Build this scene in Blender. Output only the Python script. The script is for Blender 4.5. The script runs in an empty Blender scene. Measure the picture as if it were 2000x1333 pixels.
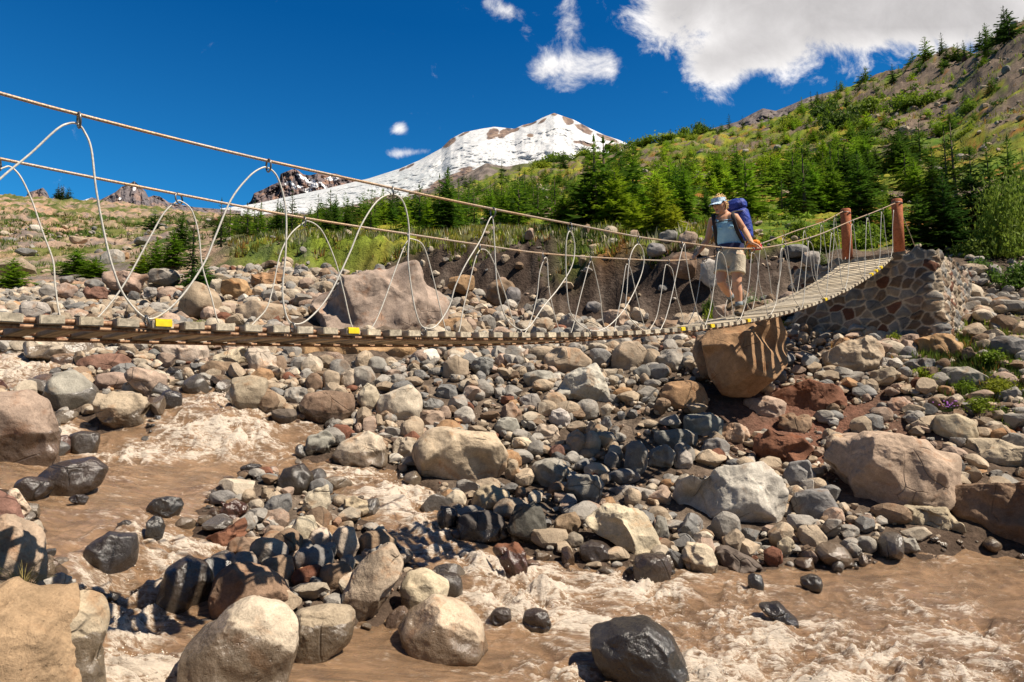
import bpy, bmesh, math, random
import numpy as np
from mathutils import Vector, Matrix

# ------------------------------------------------------------------ camera, sky, sun, exposure
sc = bpy.context.scene
COL = sc.collection
F = 1333.33          # focal length in photo pixels (24 mm on 36 mm, 2000 px wide)
PITCH = math.radians(5.3)
CP, SP = math.cos(PITCH), math.sin(PITCH)
CZ = 1.7
S = 0.905
def SW(Y): return Y * (1.0 if Y < 9.3 else 0.905 if Y > 13.2 else 1.0 - .095 * (Y - 9.3) / 3.9)
cam_d = bpy.data.cameras.new('camera'); cam = bpy.data.objects.new('camera', cam_d); COL.objects.link(cam)
cam_d.lens = 24; cam_d.sensor_width = 36; cam_d.clip_start = 0.05; cam_d.clip_end = 60000
cam.location = (0, 0, CZ); cam.rotation_euler = (math.radians(90) + PITCH, 0, 0)
sc.camera = cam
SUNV = Vector((0.66, -0.29, 1.0)).normalized()
SUN_EL = math.asin(SUNV.z); SUN_AZ = math.atan2(SUNV.x, SUNV.y)
sl = bpy.data.lights.new('sun', 'SUN'); sl.energy = 5.0; sl.angle = math.radians(0.53); sl.color = (1.0, 0.90, 0.76)
so = bpy.data.objects.new('sun', sl); COL.objects.link(so); so.location = (20, -2, 40)
so.rotation_euler = SUNV.to_track_quat('Z', 'Y').to_euler()
sc.view_settings.view_transform = 'Standard'; sc.view_settings.look = 'None'
sc.view_settings.exposure = 0.66; sc.view_settings.gamma = 1.0; sc.view_settings.use_curve_mapping = False
sc.cycles.max_bounces = 6; sc.cycles.diffuse_bounces = 3; sc.cycles.glossy_bounces = 2
sc.cycles.transmission_bounces = 2; sc.cycles.transparent_max_bounces = 4
sc.cycles.caustics_reflective = False; sc.cycles.caustics_refractive = False

def mth(nt, op, a, b=None, c=None):
    n = nt.nodes.new('ShaderNodeMath'); n.operation = op
    for i, v in enumerate((a, b, c)):
        if v is None: continue
        if isinstance(v, (int, float)): n.inputs[i].default_value = v
        else: nt.links.new(v, n.inputs[i])
    return n.outputs[0]

def build_world():
    w = bpy.data.worlds.new('World'); sc.world = w; w.use_nodes = True
    nt = w.node_tree; nt.nodes.clear(); L = nt.links
    out = nt.nodes.new('ShaderNodeOutputWorld'); bg = nt.nodes.new('ShaderNodeBackground')
    L.new(bg.outputs[0], out.inputs[0]); STR = 0.08
    bg.inputs[1].default_value = STR
    sky = nt.nodes.new('ShaderNodeTexSky'); sky.sky_type = 'NISHITA'; sky.sun_disc = False
    sky.sun_elevation = SUN_EL; sky.sun_rotation = SUN_AZ; sky.altitude = 1500
    sky.air_density = 1.0; sky.dust_density = 0.9; sky.ozone_density = 2.5
    # polarised deep blue
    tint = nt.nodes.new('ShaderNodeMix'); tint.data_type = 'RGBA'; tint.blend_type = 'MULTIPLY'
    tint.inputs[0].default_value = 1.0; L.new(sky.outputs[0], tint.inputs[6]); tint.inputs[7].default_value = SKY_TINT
    tc = nt.nodes.new('ShaderNodeTexCoord'); sep = nt.nodes.new('ShaderNodeSeparateXYZ'); L.new(tc.outputs['Generated'], sep.inputs[0])
    x, y, z = sep.outputs
    yy = mth(nt, 'MAXIMUM', y, 0.08)
    u = mth(nt, 'DIVIDE', x, yy); v = mth(nt, 'DIVIDE', z, yy)   # tangent-plane sky coordinates round north
    comb = nt.nodes.new('ShaderNodeCombineXYZ'); L.new(u, comb.inputs[0]); L.new(v, comb.inputs[1])
    def noise(scale, det, rough, off=0.0, dist=0.0):
        n = nt.nodes.new('ShaderNodeTexNoise'); n.inputs['Scale'].default_value = scale; n.inputs['Detail'].default_value = det
        n.inputs['Roughness'].default_value = rough; n.inputs['Distortion'].default_value = dist
        m = nt.nodes.new('ShaderNodeVectorMath'); m.operation = 'ADD'; L.new(comb.outputs[0], m.inputs[0]); m.inputs[1].default_value = (off, off * .7, off * .3)
        L.new(m.outputs[0], n.inputs['Vector']); return n.outputs[0]
    n1 = noise(13.0, 12, 0.68, 3.1, 0.35); n2 = noise(4.5, 4, 0.55, 7.7)
    def blobs(lst):
        tot = None
        for (px, py, rx, ry, a) in lst:
            d = pxdir(px, py); uc, vc = d[0] / d[1], d[2] / d[1]
            k = 1 / F * 1.02
            du = mth(nt, 'DIVIDE', mth(nt, 'SUBTRACT', u, uc), rx * k); dv = mth(nt, 'DIVIDE', mth(nt, 'SUBTRACT', v, vc), ry * k)
            r2 = mth(nt, 'ADD', mth(nt, 'MULTIPLY', du, du), mth(nt, 'MULTIPLY', dv, dv))
            g = mth(nt, 'MULTIPLY', mth(nt, 'POWER', 2.718, mth(nt, 'MULTIPLY', r2, -1.0)), a)
            tot = g if tot is None else mth(nt, 'ADD', tot, g)
        return tot
    big = blobs([(1300, 20, 70, 90, .85), (1420, 30, 120, 110, 1.0), (1390, 135, 62, 50, .9), (1375, 70, 24, 26, -.35), (1490, 110, 90, 55, .8), (1600, 40, 150, 80, 1.), (1760, 30, 170, 95, 1.),
                 (1900, 20, 150, 90, .9), (1650, -60, 420, 90, 1.), (2200, 0, 200, 120, 1.), (2050, 90, 120, 60, .7), (1640, 150, 60, 22, .25)])
    mid = blobs([(1120, 128, 62, 38, 1.05), (1190, 125, 36, 40, .8), (1058, 140, 30, 32, .75), (1105, 170, 40, 22, .45), (1120, 65, 44, 36, .6), (1110, 10, 30, 40, .55), (1000, 28, 46, 24, .72), (962, 6, 32, 22, .6), (1030, 60, 20, 25, .45),
                 (781, 251, 18, 16, .95), (822, 222, 32, 14, .58), (815, 297, 56, 11, .55), (858, 250, 12, 12, .5), (770, 303, 22, 10, .4), (1296, 181, 32, 10, .58), (1205, 0, 22, 14, .4)])
    def dens(bl, thr, gain, amp):
        a = mth(nt, 'ADD', bl, mth(nt, 'MULTIPLY', mth(nt, 'SUBTRACT', n1, 0.5), amp))
        q = mth(nt, 'MULTIPLY', mth(nt, 'SUBTRACT', a, thr), gain); q = mth(nt, 'MINIMUM', mth(nt, 'MAXIMUM', q, 0.0), 1.0)
        return mth(nt, 'MULTIPLY', mth(nt, 'MULTIPLY', q, q), mth(nt, 'SUBTRACT', 3.0, mth(nt, 'MULTIPLY', q, 2.0)))
    d1 = dens(big, 0.40, 1.35, 2.7); d2 = dens(mid, 0.40, 1.25, 2.2)
    front = mth(nt, 'GREATER_THAN', y, 0.1)
    d = mth(nt, 'MULTIPLY', mth(nt, 'MAXIMUM', d1, d2), front)
    # cloud radiance: bright rims, greyer thick middle
    thick = mth(nt, 'MINIMUM', mth(nt, 'MAXIMUM', mth(nt, 'MULTIPLY', mth(nt, 'SUBTRACT', mth(nt, 'ADD', big, mth(nt, 'MULTIPLY', n2, 1.4)), 1.35), 1.0), 0.0), 1.0)
    cm = nt.nodes.new('ShaderNodeMix'); cm.data_type = 'RGBA'; L.new(thick, cm.inputs[0])
    cm.inputs[6].default_value = (.70 / STR, .68 / STR, .67 / STR, 1); cm.inputs[7].default_value = (.40 / STR, .385 / STR, .385 / STR, 1)
    sh = nt.nodes.new('ShaderNodeMix'); sh.data_type = 'RGBA'; sh.blend_type = 'MULTIPLY'; sh.inputs[0].default_value = 1
    L.new(cm.outputs[2], sh.inputs[6]); tex = mth(nt, 'ADD', mth(nt, 'MULTIPLY', n1, 0.55), 0.70)
    cc = nt.nodes.new('ShaderNodeCombineXYZ')
    for i in range(3): L.new(tex, cc.inputs[i])
    L.new(cc.outputs[0], sh.inputs[7])
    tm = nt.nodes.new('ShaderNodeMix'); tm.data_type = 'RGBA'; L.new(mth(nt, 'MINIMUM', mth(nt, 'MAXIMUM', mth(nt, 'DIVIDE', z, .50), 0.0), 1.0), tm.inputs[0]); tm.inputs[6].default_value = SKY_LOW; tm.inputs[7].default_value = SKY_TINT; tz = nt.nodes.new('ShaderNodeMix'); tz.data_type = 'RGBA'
    unseen = mth(nt, 'MAXIMUM', mth(nt, 'DIVIDE', mth(nt, 'SUBTRACT', z, .56), .22), mth(nt, 'DIVIDE', mth(nt, 'SUBTRACT', -.05, y), .3)); L.new(mth(nt, 'MINIMUM', mth(nt, 'MAXIMUM', unseen, 0.0), 1.0), tz.inputs[0])
    L.new(tm.outputs[2], tz.inputs[6]); tz.inputs[7].default_value = SKY_UNSEEN_DIM; L.new(tz.outputs[2], tint.inputs[7])
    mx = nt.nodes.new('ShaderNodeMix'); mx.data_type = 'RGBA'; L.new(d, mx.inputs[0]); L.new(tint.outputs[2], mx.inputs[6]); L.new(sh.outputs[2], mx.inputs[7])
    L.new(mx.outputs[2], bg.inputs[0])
SKY_TINT = (0.02, 0.52, 0.95, 1); SKY_UNSEEN_DIM = (0.20, 0.34, 0.46, 1); SKY_LOW = (0.24, 1.06, 1.30, 1)   # polarised blue in view; unseen zenith and rear sky dimmed to cut blue fill

def pxdir(px, py):
    u = (px - 1000) / F; v = (666.5 - py) / F
    return (u, CP - SP * v, SP + CP * v)
def P(px, py, Y):
    d = pxdir(px, py); t = Y / d[1]
    return Vector((d[0] * t, Y, CZ + d[2] * t))
def to_px(p):
    x, y, z = p[0], p[1], p[2] - CZ
    zz = y * CP + z * SP; yy = -y * SP + z * CP
    return 1000 + F * x / zz, 666.5 - F * yy / zz
build_world()

# ------------------------------------------------------------------ helpers
RNG = np.random.default_rng(7); random.seed(7)
_g = np.random.default_rng(99).normal(size=(256, 3)); GRAD = _g / np.linalg.norm(_g, axis=1)[:, None]
def pnoise(p, seed=0):
    p = np.asarray(p, float); i = np.floor(p).astype(np.int64); f = p - i; u = f * f * f * (f * (f * 6 - 15) + 10)
    r = np.zeros(len(p))
    for c in range(8):
        o = np.array([c & 1, (c >> 1) & 1, c >> 2]); q = i + o
        h = (q[:, 0] * 73856093) ^ (q[:, 1] * 19349663) ^ (q[:, 2] * 83492791) ^ (seed * 2654435761)
        h = (h ^ (h >> 13)) * 1274126177; h = (h ^ (h >> 16)) & 255
        w = np.prod(np.where(o == 1, u, 1 - u), axis=1)
        r += w * np.einsum('ij,ij->i', GRAD[h], f - o)
    return r * 1.6
def fbm(p, octs=4, seed=0, gain=.5, lac=2.03):
    p = np.asarray(p, float); a = 1.; t = np.zeros(len(p)); q = p.copy()
    for o in range(octs):
        t += a * pnoise(q, seed + o); q = q * lac + 17.3; a *= gain
    return t
def ridged(p, octs=4, seed=0):
    p = np.asarray(p, float); a = 1.; t = np.zeros(len(p)); q = p.copy()
    for o in range(octs):
        t += a * (1 - 2 * np.abs(pnoise(q, seed + o))); q = q * 2.03 + 9.1; a *= .5
    return t
def sstep(x, a, b):
    t = np.clip((x - a) / (b - a), 0, 1); return t * t * (3 - 2 * t)
def xyz(x, y, z=None):
    return np.stack([x, y, np.zeros_like(x) if z is None else z], 1)

USED = {}
def tag(o, label=None, cat=None, group=None, kind=None):
    if label: o['label'] = label
    if cat: o['category'] = cat
    if group: o['group'] = group
    if kind: o['kind'] = kind
    return o
def mesh_np(name, V, faces, mat=None, smooth=True, attrs=None, sharp=None):
    """faces: (N,3) or (N,4) int array, or list of arrays of both"""
    me = bpy.data.meshes.new(name)
    fl = faces if isinstance(faces, list) else [faces]
    fl = [np.asarray(f, np.int32) for f in fl if len(f)]
    V = np.asarray(V, np.float32)
    loops = np.concatenate([f.ravel() for f in fl]); tot = np.concatenate([np.full(len(f), f.shape[1], np.int32) for f in fl])
    st = np.concatenate([[0], np.cumsum(tot)[:-1]]).astype(np.int32)
    me.vertices.add(len(V)); me.vertices.foreach_set('co', V.ravel())
    me.loops.add(len(loops)); me.loops.foreach_set('vertex_index', loops)
    me.polygons.add(len(tot)); me.polygons.foreach_set('loop_start', st); me.polygons.foreach_set('loop_total', tot)
    me.polygons.foreach_set('use_smooth', np.full(len(tot), smooth, bool))
    me.update(calc_edges=True); me.validate(clean_customdata=False)
    for k, a in (attrs or {}).items():
        a = np.asarray(a, np.float32)
        if a.ndim == 1:
            at = me.attributes.new(k, 'FLOAT', 'POINT'); at.data.foreach_set('value', a)
        else:
            if a.shape[1] == 3: a = np.concatenate([a, np.ones((len(a), 1), np.float32)], 1)
            at = me.attributes.new(k, 'FLOAT_COLOR', 'POINT'); at.data.foreach_set('color', a.ravel())
    if mat: me.materials.append(mat)
    return me
def link(name, me, parent=None, loc=None, rot=None):
    o = bpy.data.objects.new(name, me); COL.objects.link(o)
    if loc is not None: o.location = loc
    if rot is not None: o.rotation_euler = rot
    if parent is not None: o.parent = parent
    return o
def empty(name, loc=(0, 0, 0)):
    o = bpy.data.objects.new(name, None); COL.objects.link(o); o.location = loc; o.empty_display_size = .1
    return o
class MB:
    """collects shapes into one mesh"""
    def __init__(s): s.v = []; s.f3 = []; s.f4 = []; s.n = 0
    def add(s, V, F3=None, F4=None):
        V = np.asarray(V, float)
        if F3 is not None and len(F3): s.f3.append(np.asarray(F3) + s.n)
        if F4 is not None and len(F4): s.f4.append(np.asarray(F4) + s.n)
        s.v.append(V); s.n += len(V)
    def box(s, c, ax, ay, az):
        """c centre, ax/ay/az half-vectors"""
        c, ax, ay, az = [np.asarray(q, float) for q in (c, ax, ay, az)]
        V = [c + i * ax + j * ay + k * az for k in (-1, 1) for j in (-1, 1) for i in (-1, 1)]
        s.add(V, F4=[[0, 2, 3, 1], [4, 5, 7, 6], [0, 1, 5, 4], [2, 6, 7, 3], [0, 4, 6, 2], [1, 3, 7, 5]])
    def tube(s, pts, r, n=6, cap=True, closed=False):
        P_ = np.asarray([list(p) for p in pts], float); m = len(P_); R = np.full(m, r) if np.isscalar(r) else np.asarray(r, float)
        T = np.gradient(P_, axis=0) if not closed else np.roll(P_, -1, 0) - np.roll(P_, 1, 0)
        T /= np.linalg.norm(T, axis=1)[:, None] + 1e-12
        up = np.array([0, 0, 1.]) if abs(T[0][2]) < .9 else np.array([1., 0, 0])
        V = []; a = np.linspace(0, 2 * math.pi, n, endpoint=False)
        u = np.cross(T[0], up); u /= np.linalg.norm(u)
        for i in range(m):
            u = u - T[i] * np.dot(u, T[i]); u /= np.linalg.norm(u) + 1e-12; w = np.cross(T[i], u)
            V.append(P_[i] + R[i] * (np.cos(a)[:, None] * u + np.sin(a)[:, None] * w))
        V = np.concatenate(V); Fq = []
        for i in range(m if closed else m - 1):
            j = (i + 1) % m
            for k in range(n): Fq.append([i * n + k, i * n + (k + 1) % n, j * n + (k + 1) % n, j * n + k])
        F3 = []
        if cap and not closed:
            V = np.concatenate([V, P_[:1], P_[-1:]]); a0, a1 = len(V) - 2, len(V) - 1
            for k in range(n):
                F3.append([a0, (k + 1) % n, k]); F3.append([a1, (m - 1) * n + k, (m - 1) * n + (k + 1) % n])
        s.add(V, F3, Fq)
    def mesh(s, name, mat, smooth=False, attrs=None):
        fl = []
        if s.f3: fl.append(np.concatenate(s.f3))
        if s.f4: fl.append(np.concatenate(s.f4))
        return mesh_np(name, np.concatenate(s.v), fl, mat, smooth, attrs)
    def obj(s, name, mat, parent=None, smooth=False, attrs=None):
        return link(name, s.mesh(name, mat, smooth, attrs), parent)
def spline(pts, n=8):
    """catmull-rom through points"""
    p = np.asarray([list(q) for q in pts], float); p = np.concatenate([[2 * p[0] - p[1]], p, [2 * p[-1] - p[-2]]]); out = []
    for i in range(1, len(p) - 2):
        for t in np.linspace(0, 1, n, endpoint=False):
            a, b, c, d = p[i - 1], p[i], p[i + 1], p[i + 2]
            out.append(.5 * (2 * b + (c - a) * t + (2 * a - 5 * b + 4 * c - d) * t * t + (3 * b - a - 3 * c + d) * t ** 3))
    out.append(p[-2]); return np.array(out)
_ICO = {}
def ico(sub):
    if sub not in _ICO:
        bm = bmesh.new(); bmesh.ops.create_icosphere(bm, subdivisions=sub, radius=1)
        V = np.array([v.co[:] for v in bm.verts]); Fc = np.array([[v.index for v in f.verts] for f in bm.faces]); bm.free()
        _ICO[sub] = (V / np.linalg.norm(V, axis=1)[:, None], Fc)
    return _ICO[sub]

# ------------------------------------------------------------------ materials
class MT:
    def __init__(s, name):
        s.m = bpy.data.materials.new(name); s.m.use_nodes = True; s.nt = s.m.node_tree; s.L = s.nt.links
        s.b = s.nt.nodes['Principled BSDF']; s.b.inputs['Specular IOR Level'].default_value = .25
    def set(s, **k):
        for n, v in k.items():
            i = s.b.inputs[n.replace('_', ' ')]
            if hasattr(v, 'is_linked'): s.L.new(v, i)
            else: i.default_value = v
        return s
    def coord(s, kind='Object'):
        return s.nt.nodes.new('ShaderNodeTexCoord').outputs[kind]
    def pos(s): return s.nt.nodes.new('ShaderNodeNewGeometry').outputs['Position']
    def noise(s, vec, scale, det=4, rough=.55, dist=0., out='Fac'):
        n = s.nt.nodes.new('ShaderNodeTexNoise'); n.inputs['Scale'].default_value = scale; n.inputs['Detail'].default_value = det
        n.inputs['Roughness'].default_value = rough; n.inputs['Distortion'].default_value = dist
        if vec is not None: s.L.new(vec, n.inputs['Vector'])
        return n.outputs[out]
    def voro(s, vec, scale, feature='F1', out='Distance'):
        n = s.nt.nodes.new('ShaderNodeTexVoronoi'); n.feature = feature; n.inputs['Scale'].default_value = scale
        s.L.new(vec, n.inputs['Vector']); return n.outputs[out]
    def attr(s, name, out='Fac'):
        n = s.nt.nodes.new('ShaderNodeAttribute'); n.attribute_name = name; return n.outputs[out]
    def ramp(s, v, lo, hi, a=0., b=1.):
        n = s.nt.nodes.new('ShaderNodeMapRange'); n.interpolation_type = 'SMOOTHSTEP'
        s.L.new(v, n.inputs[0])
        for i, q in zip((1, 2, 3, 4), (lo, hi, a, b)): n.inputs[i].default_value = q
        return n.outputs[0]
    def math(s, op, a, b=None, c=None): return mth(s.nt, op, a, b, c)
    def mix(s, f, a, b, mode='MIX'):
        n = s.nt.nodes.new('ShaderNodeMix'); n.data_type = 'RGBA'; n.blend_type = mode
        for i, q in ((0, f), (6, a), (7, b)):
            if hasattr(q, 'is_linked'): s.L.new(q, n.inputs[i])
            elif i == 0: n.inputs[0].default_value = q
            else: n.inputs[i].default_value = (*q, 1) if len(q) == 3 else q
        return n.outputs[2]
    def scale(s, col, f):
        n = s.nt.nodes.new('ShaderNodeVectorMath'); n.operation = 'SCALE'
        if hasattr(col, 'is_linked'): s.L.new(col, n.inputs[0])
        else: n.inputs[0].default_value = col[:3]
        if hasattr(f, 'is_linked'): s.L.new(f, n.inputs['Scale'])
        else: n.inputs['Scale'].default_value = f
        return n.outputs[0]
    def bump(s, h, strength=.4, dist=.02):
        n = s.nt.nodes.new('ShaderNodeBump'); n.inputs['Strength'].default_value = strength; n.inputs['Distance'].default_value = dist
        s.L.new(h, n.inputs['Height']); s.L.new(n.outputs[0], s.b.inputs['Normal']); return n
    def objcol(s):
        n = s.nt.nodes.new('ShaderNodeObjectInfo'); return n.outputs['Color'], n.outputs['Random']

def plain(name, col, rough=.7, metal=0., var=.25, sc_=30, bump=.15, bd=.004):
    t = MT(name); c = t.coord(); n = t.noise(c, sc_, 5)
    t.set(Base_Color=t.scale((*col,), t.ramp(n, .25, .75, 1 - var, 1 + var)), Roughness=rough, Metallic=metal)
    if bump: t.bump(n, bump, bd)
    return t.m

def rock_mat(name, vertex=False):
    t = MT(name); c = t.coord()
    if vertex:
        col = t.attr('col', 'Color'); vec = t.pos()
    else:
        col, rnd = t.objcol(); add = t.nt.nodes.new('ShaderNodeVectorMath'); add.operation = 'ADD'; t.L.new(c, add.inputs[0])
        cb = t.nt.nodes.new('ShaderNodeCombineXYZ')
        for i, k in enumerate((37., 91., 13.)): t.L.new(t.math('MULTIPLY', rnd, k), cb.inputs[i])
        t.L.new(cb.outputs[0], add.inputs[1]); vec = add.outputs[0]
    big = t.noise(vec, 2.6, 5, .6, .4); mid = t.noise(vec, 11, 6, .65, .2); fine = t.noise(vec, 70, 5, .7)
    v1 = t.math('MULTIPLY', t.ramp(big, .25, .75, .72, 1.2), t.ramp(mid, .25, .8, .8, 1.18))
    v1 = t.math('MULTIPLY', v1, t.ramp(fine, .3, .75, .82, 1.14))
    base = t.scale(col, v1)
    # warm iron stains and pale dust
    st = t.ramp(t.noise(vec, 2.7, 6, .62, .8), .54, .68)
    base = t.mix(t.math('MULTIPLY', st, .62), base, t.mix(.75, base, (.75, .42, .20), 'MULTIPLY'))
    pit = t.ramp(t.noise(vec, 34, 3, .5), .66, .74)
    base = t.mix(t.math('MULTIPLY', pit, .45), base, t.scale(base, .35))
    crk = t.ramp(t.voro(vec, 2.1, 'DISTANCE_TO_EDGE'), .0, .02, 1., 0.)
    crk = t.math('MULTIPLY', crk, t.ramp(t.noise(vec, 1.9, 2), .52, .62))
    base = t.mix(t.math('MULTIPLY', crk, .55), base, t.scale(base, .3))
    wet = t.attr('wet')
    wetn = t.ramp(t.math('ADD', wet, t.math('MULTIPLY', t.math('SUBTRACT', mid, .5), .9)), .42, .56)
    base = t.mix(wetn, base, t.scale(t.mix(.5, base, (.55, .42, .30), 'MULTIPLY'), .5))
    glint = t.math('SUBTRACT', .88, t.math('MULTIPLY', wetn, .66))
    t.set(Base_Color=base, Roughness=glint)
    t.L.new(t.math('ADD', .12, t.math('MULTIPLY', wetn, .75)), t.b.inputs['Specular IOR Level'])
    h = t.math('ADD', t.math('MULTIPLY', mid, 1.), t.math('MULTIPLY', fine, .3)); h = t.math('SUBTRACT', h, t.math('MULTIPLY', crk, .6)); h = t.math('SUBTRACT', h, t.math('MULTIPLY', pit, .2))
    t.bump(h, .7, .024)
    return t.m
M_ROCK = rock_mat('rock'); M_STONE = rock_mat('stone', True)
# ------------------------------------------------------------------ the lie of the land: profile columns (bearing as photo px) of (elevation px, distance)
COLS = {
 -900: [(1333, 2.4), (1100, 3.4), (1000, 4.2), (900, 5.3), (800, 7.2), (700, 10), (640, 13), (590, 20), (540, 35), (500, 70), (450, 150), (400, 300), (380, 450)],
 0: [(1333, 3.3), (1200, 3.9), (1100, 4.6), (1000, 5.6), (900, 7.0), (850, 7.8), (760, 9.5), (700, 11.5), (640, 14.5), (590, 20), (562, 26), (530, 45), (492, 80), (450, 140), (410, 260), (385, 380)],
 120: [(1333, 3.5), (1200, 4.3), (1100, 4.9), (1050, 5.3), (1000, 5.9), (900, 7.5), (850, 8.5), (800, 9.2), (760, 10), (700, 11.8), (640, 14.7), (590, 20), (560, 26), (525, 44), (490, 80), (455, 140), (418, 260), (392, 390)],
 250: [(1333, 3.8), (1240, 4.5), (1180, 5.0), (1100, 5.3), (1045, 5.5), (1010, 5.9), (950, 7), (900, 8), (880, 8.3), (800, 8.85), (768, 10.1), (700, 12), (640, 15), (590, 20), (560, 25), (525, 40), (490, 80), (455, 150), (425, 280), (400, 400)],
 430: [(1333, 3.9), (1200, 4.8), (1150, 5.3), (1100, 5.7), (1000, 6.7), (900, 8.2), (882, 8.45), (795, 9.0), (768, 10.3), (700, 12.5), (640, 15), (590, 19), (540, 24), (520, 26.3), (488, 27.0), (474, 40), (458, 80), (444, 150), (430, 300), (424, 400)],
 560: [(1333, 3.95), (1200, 4.95), (1150, 5.4), (1100, 5.8), (1000, 7.0), (900, 8.5), (870, 8.85), (820, 9.2), (780, 10.5), (700, 12.7), (640, 15), (580, 19), (540, 23), (518, 25.6), (466, 26.2), (456, 40), (449, 80), (443, 140), (436, 300), (434, 400)],
 700: [(1333, 4.05), (1200, 5.05), (1100, 5.95), (1000, 7.15), (900, 8.7), (850, 9.4), (780, 10.8), (700, 13), (640, 15.5), (580, 19), (552, 23.4), (538, 24.8), (470, 25.4), (455, 40), (444, 80), (433, 140), (424, 220), (420, 300)],
 850: [(1333, 4.2), (1200, 5.2), (1100, 6.2), (1000, 7.4), (930, 8.5), (850, 9.7), (750, 11.8), (690, 13.6), (640, 15.7), (600, 18.8), (574, 22.3), (478, 23.0), (458, 33), (440, 75), (418, 130), (398, 210), (388, 310)],
 1000: [(1333, 4.3), (1200, 5.4), (1100, 6.4), (1000, 7.7), (950, 8.4), (850, 10), (750, 12.2), (690, 14), (640, 16), (612, 18.4), (594, 20.4), (482, 21.1), (464, 27), (434, 60), (396, 115), (360, 200), (338, 320)],
 1200: [(1333, 4.35), (1200, 5.5), (1100, 6.5), (1000, 7.8), (950, 8.6), (850, 10), (750, 12), (690, 13.8), (640, 16.2), (626, 17.7), (486, 18.3), (463, 23), (425, 50), (372, 100), (324, 200), (302, 300)],
 1330: [(1333, 4.4), (1200, 5.6), (1100, 6.6), (1000, 7.9), (900, 9.3), (840, 10.1), (760, 11.4), (690, 13.3), (650, 15.2), (634, 16.5), (490, 17.1), (464, 20), (420, 45), (350, 100), (300, 180), (274, 280)],
 1500: [(1333, 4.5), (1200, 5.7), (1100, 6.8), (1050, 7.4), (1000, 8), (900, 9.4), (840, 10.3), (760, 11.5), (690, 13.1), (655, 14.6), (600, 16), (540, 17), (492, 18.3), (458, 28), (400, 55), (330, 100), (275, 170), (247, 260)],
 1620: [(1333, 4.57), (1200, 5.77), (1080, 7), (1000, 7.9), (900, 9.2), (820, 10.4), (740, 11.7), (690, 12.9), (655, 14.4), (610, 15.6), (520, 16.8), (495, 18), (450, 28), (380, 55), (290, 100), (220, 170), (192, 240)],
 1750: [(1333, 4.65), (1200, 5.85), (1080, 7.0), (1050, 7.3), (1000, 7.8), (900, 9), (800, 10.2), (720, 11.6), (680, 12.8), (645, 14.2), (628, 15.2), (510, 16.3), (492, 17.5), (440, 28), (350, 55), (260, 95), (190, 140), (135, 210)],
 1850: [(1333, 4.7), (1200, 5.9), (1080, 7.05), (1050, 7.3), (1000, 7.75), (900, 8.85), (800, 10.), (720, 11.3), (680, 12.4), (640, 13.7), (600, 15.0), (530, 15.8), (506, 16.8), (455, 24), (365, 46), (270, 78), (185, 120), (95, 175)],
 2000: [(1333, 4.8), (1200, 6), (1080, 7.2), (1045, 7.6), (985, 7.9), (900, 8.7), (800, 9.8), (740, 10.7), (690, 11.5), (640, 13), (590, 14.5), (540, 16), (505, 17.5), (440, 26), (340, 42), (240, 60), (140, 85), (60, 115), (40, 130)],
 2600: [(1333, 5.2), (1100, 6.5), (1000, 7), (900, 7.8), (800, 8.8), (700, 10.2), (600, 12.5), (500, 16), (400, 23), (250, 35), (100, 50), (-100, 75), (-200, 100)],
}
LG = np.linspace(math.log(2.), math.log(700.), 620)
_px = np.array(sorted(COLS)); _rows = []
for k in _px:
    ly, ee = [], []
    for (py, Y) in COLS[k]:
        d = pxdir(k, py); ly.append(math.log(SW(Y))); ee.append(d[2] / d[1])
    ly.append(ly[-1] + .3); ee.append(ee[-1] - abs(ee[-1]) * .12 - .02); ly.append(ly[-1] + .5); ee.append(ee[-1] * .6)
    h0 = ee[0] * math.exp(ly[0]); r = np.interp(LG, ly, ee)
    near = LG < ly[0]; r[near] = h0 / np.exp(LG[near]); _rows.append(r)
_rows = np.array(_rows)
PXG = np.linspace(-900, 2600, 701)
ET = np.stack([np.interp(PXG, _px, _rows[:, j]) for j in range(len(LG))], 1)
_k = np.exp(-0.5 * (np.arange(-12, 13) / 5.0) ** 2); _k /= _k.sum()
ET = np.apply_along_axis(lambda a: np.convolve(np.pad(a, 12, 'edge'), _k, 'valid'), 0, ET)
_k2 = np.exp(-0.5 * (np.arange(-4, 5) / 0.8) ** 2); _k2 /= _k2.sum()
ET = np.apply_along_axis(lambda a: np.convolve(np.pad(a, 4, 'edge'), _k2, 'valid'), 1, ET)
def bil(px, ly):
    a = np.clip((px - PXG[0]) / (PXG[1] - PXG[0]), 0, len(PXG) - 1.001); b = np.clip((ly - LG[0]) / (LG[1] - LG[0]), 0, len(LG) - 1.001)
    i = a.astype(int); j = b.astype(int); fa = a - i; fb = b - j
    return (ET[i, j] * (1 - fa) + ET[i + 1, j] * fa) * (1 - fb) + (ET[i, j + 1] * (1 - fa) + ET[i + 1, j + 1] * fa) * fb
def base_h(x, y):
    """height of the smooth valley (and of the water) above the camera-free zero"""
    x = np.asarray(x, float); y = np.asarray(y, float); yy = np.maximum(y, .8); az = x / yy
    e = np.full_like(az, -.1); ly = np.log(np.maximum(yy, 2.0))
    for _ in range(4):
        v = (e * CP - SP) / (CP + e * SP); e = bil(1000 + F * az * (CP - SP * v), ly)
    return CZ + e * np.maximum(yy, 2.0)
def inv(px, py):
    """first ground distance seen along photo pixel (smooth valley)"""
    d = pxdir(px, py); e = d[2] / d[1]; r = bil(np.full(len(LG), float(px)), LG)
    idx = np.nonzero(r >= e)[0]
    if len(idx) == 0: return float(np.exp(LG[np.argmax(r)]))
    j = idx[0]
    if j == 0: return float(np.exp(LG[0]))
    t = (e - r[j - 1]) / (r[j] - r[j - 1] + 1e-9); return float(np.exp(LG[j - 1] + t * (LG[j] - LG[j - 1])))
def gpt(px, py):
    return P(px, py, inv(px, py))

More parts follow.
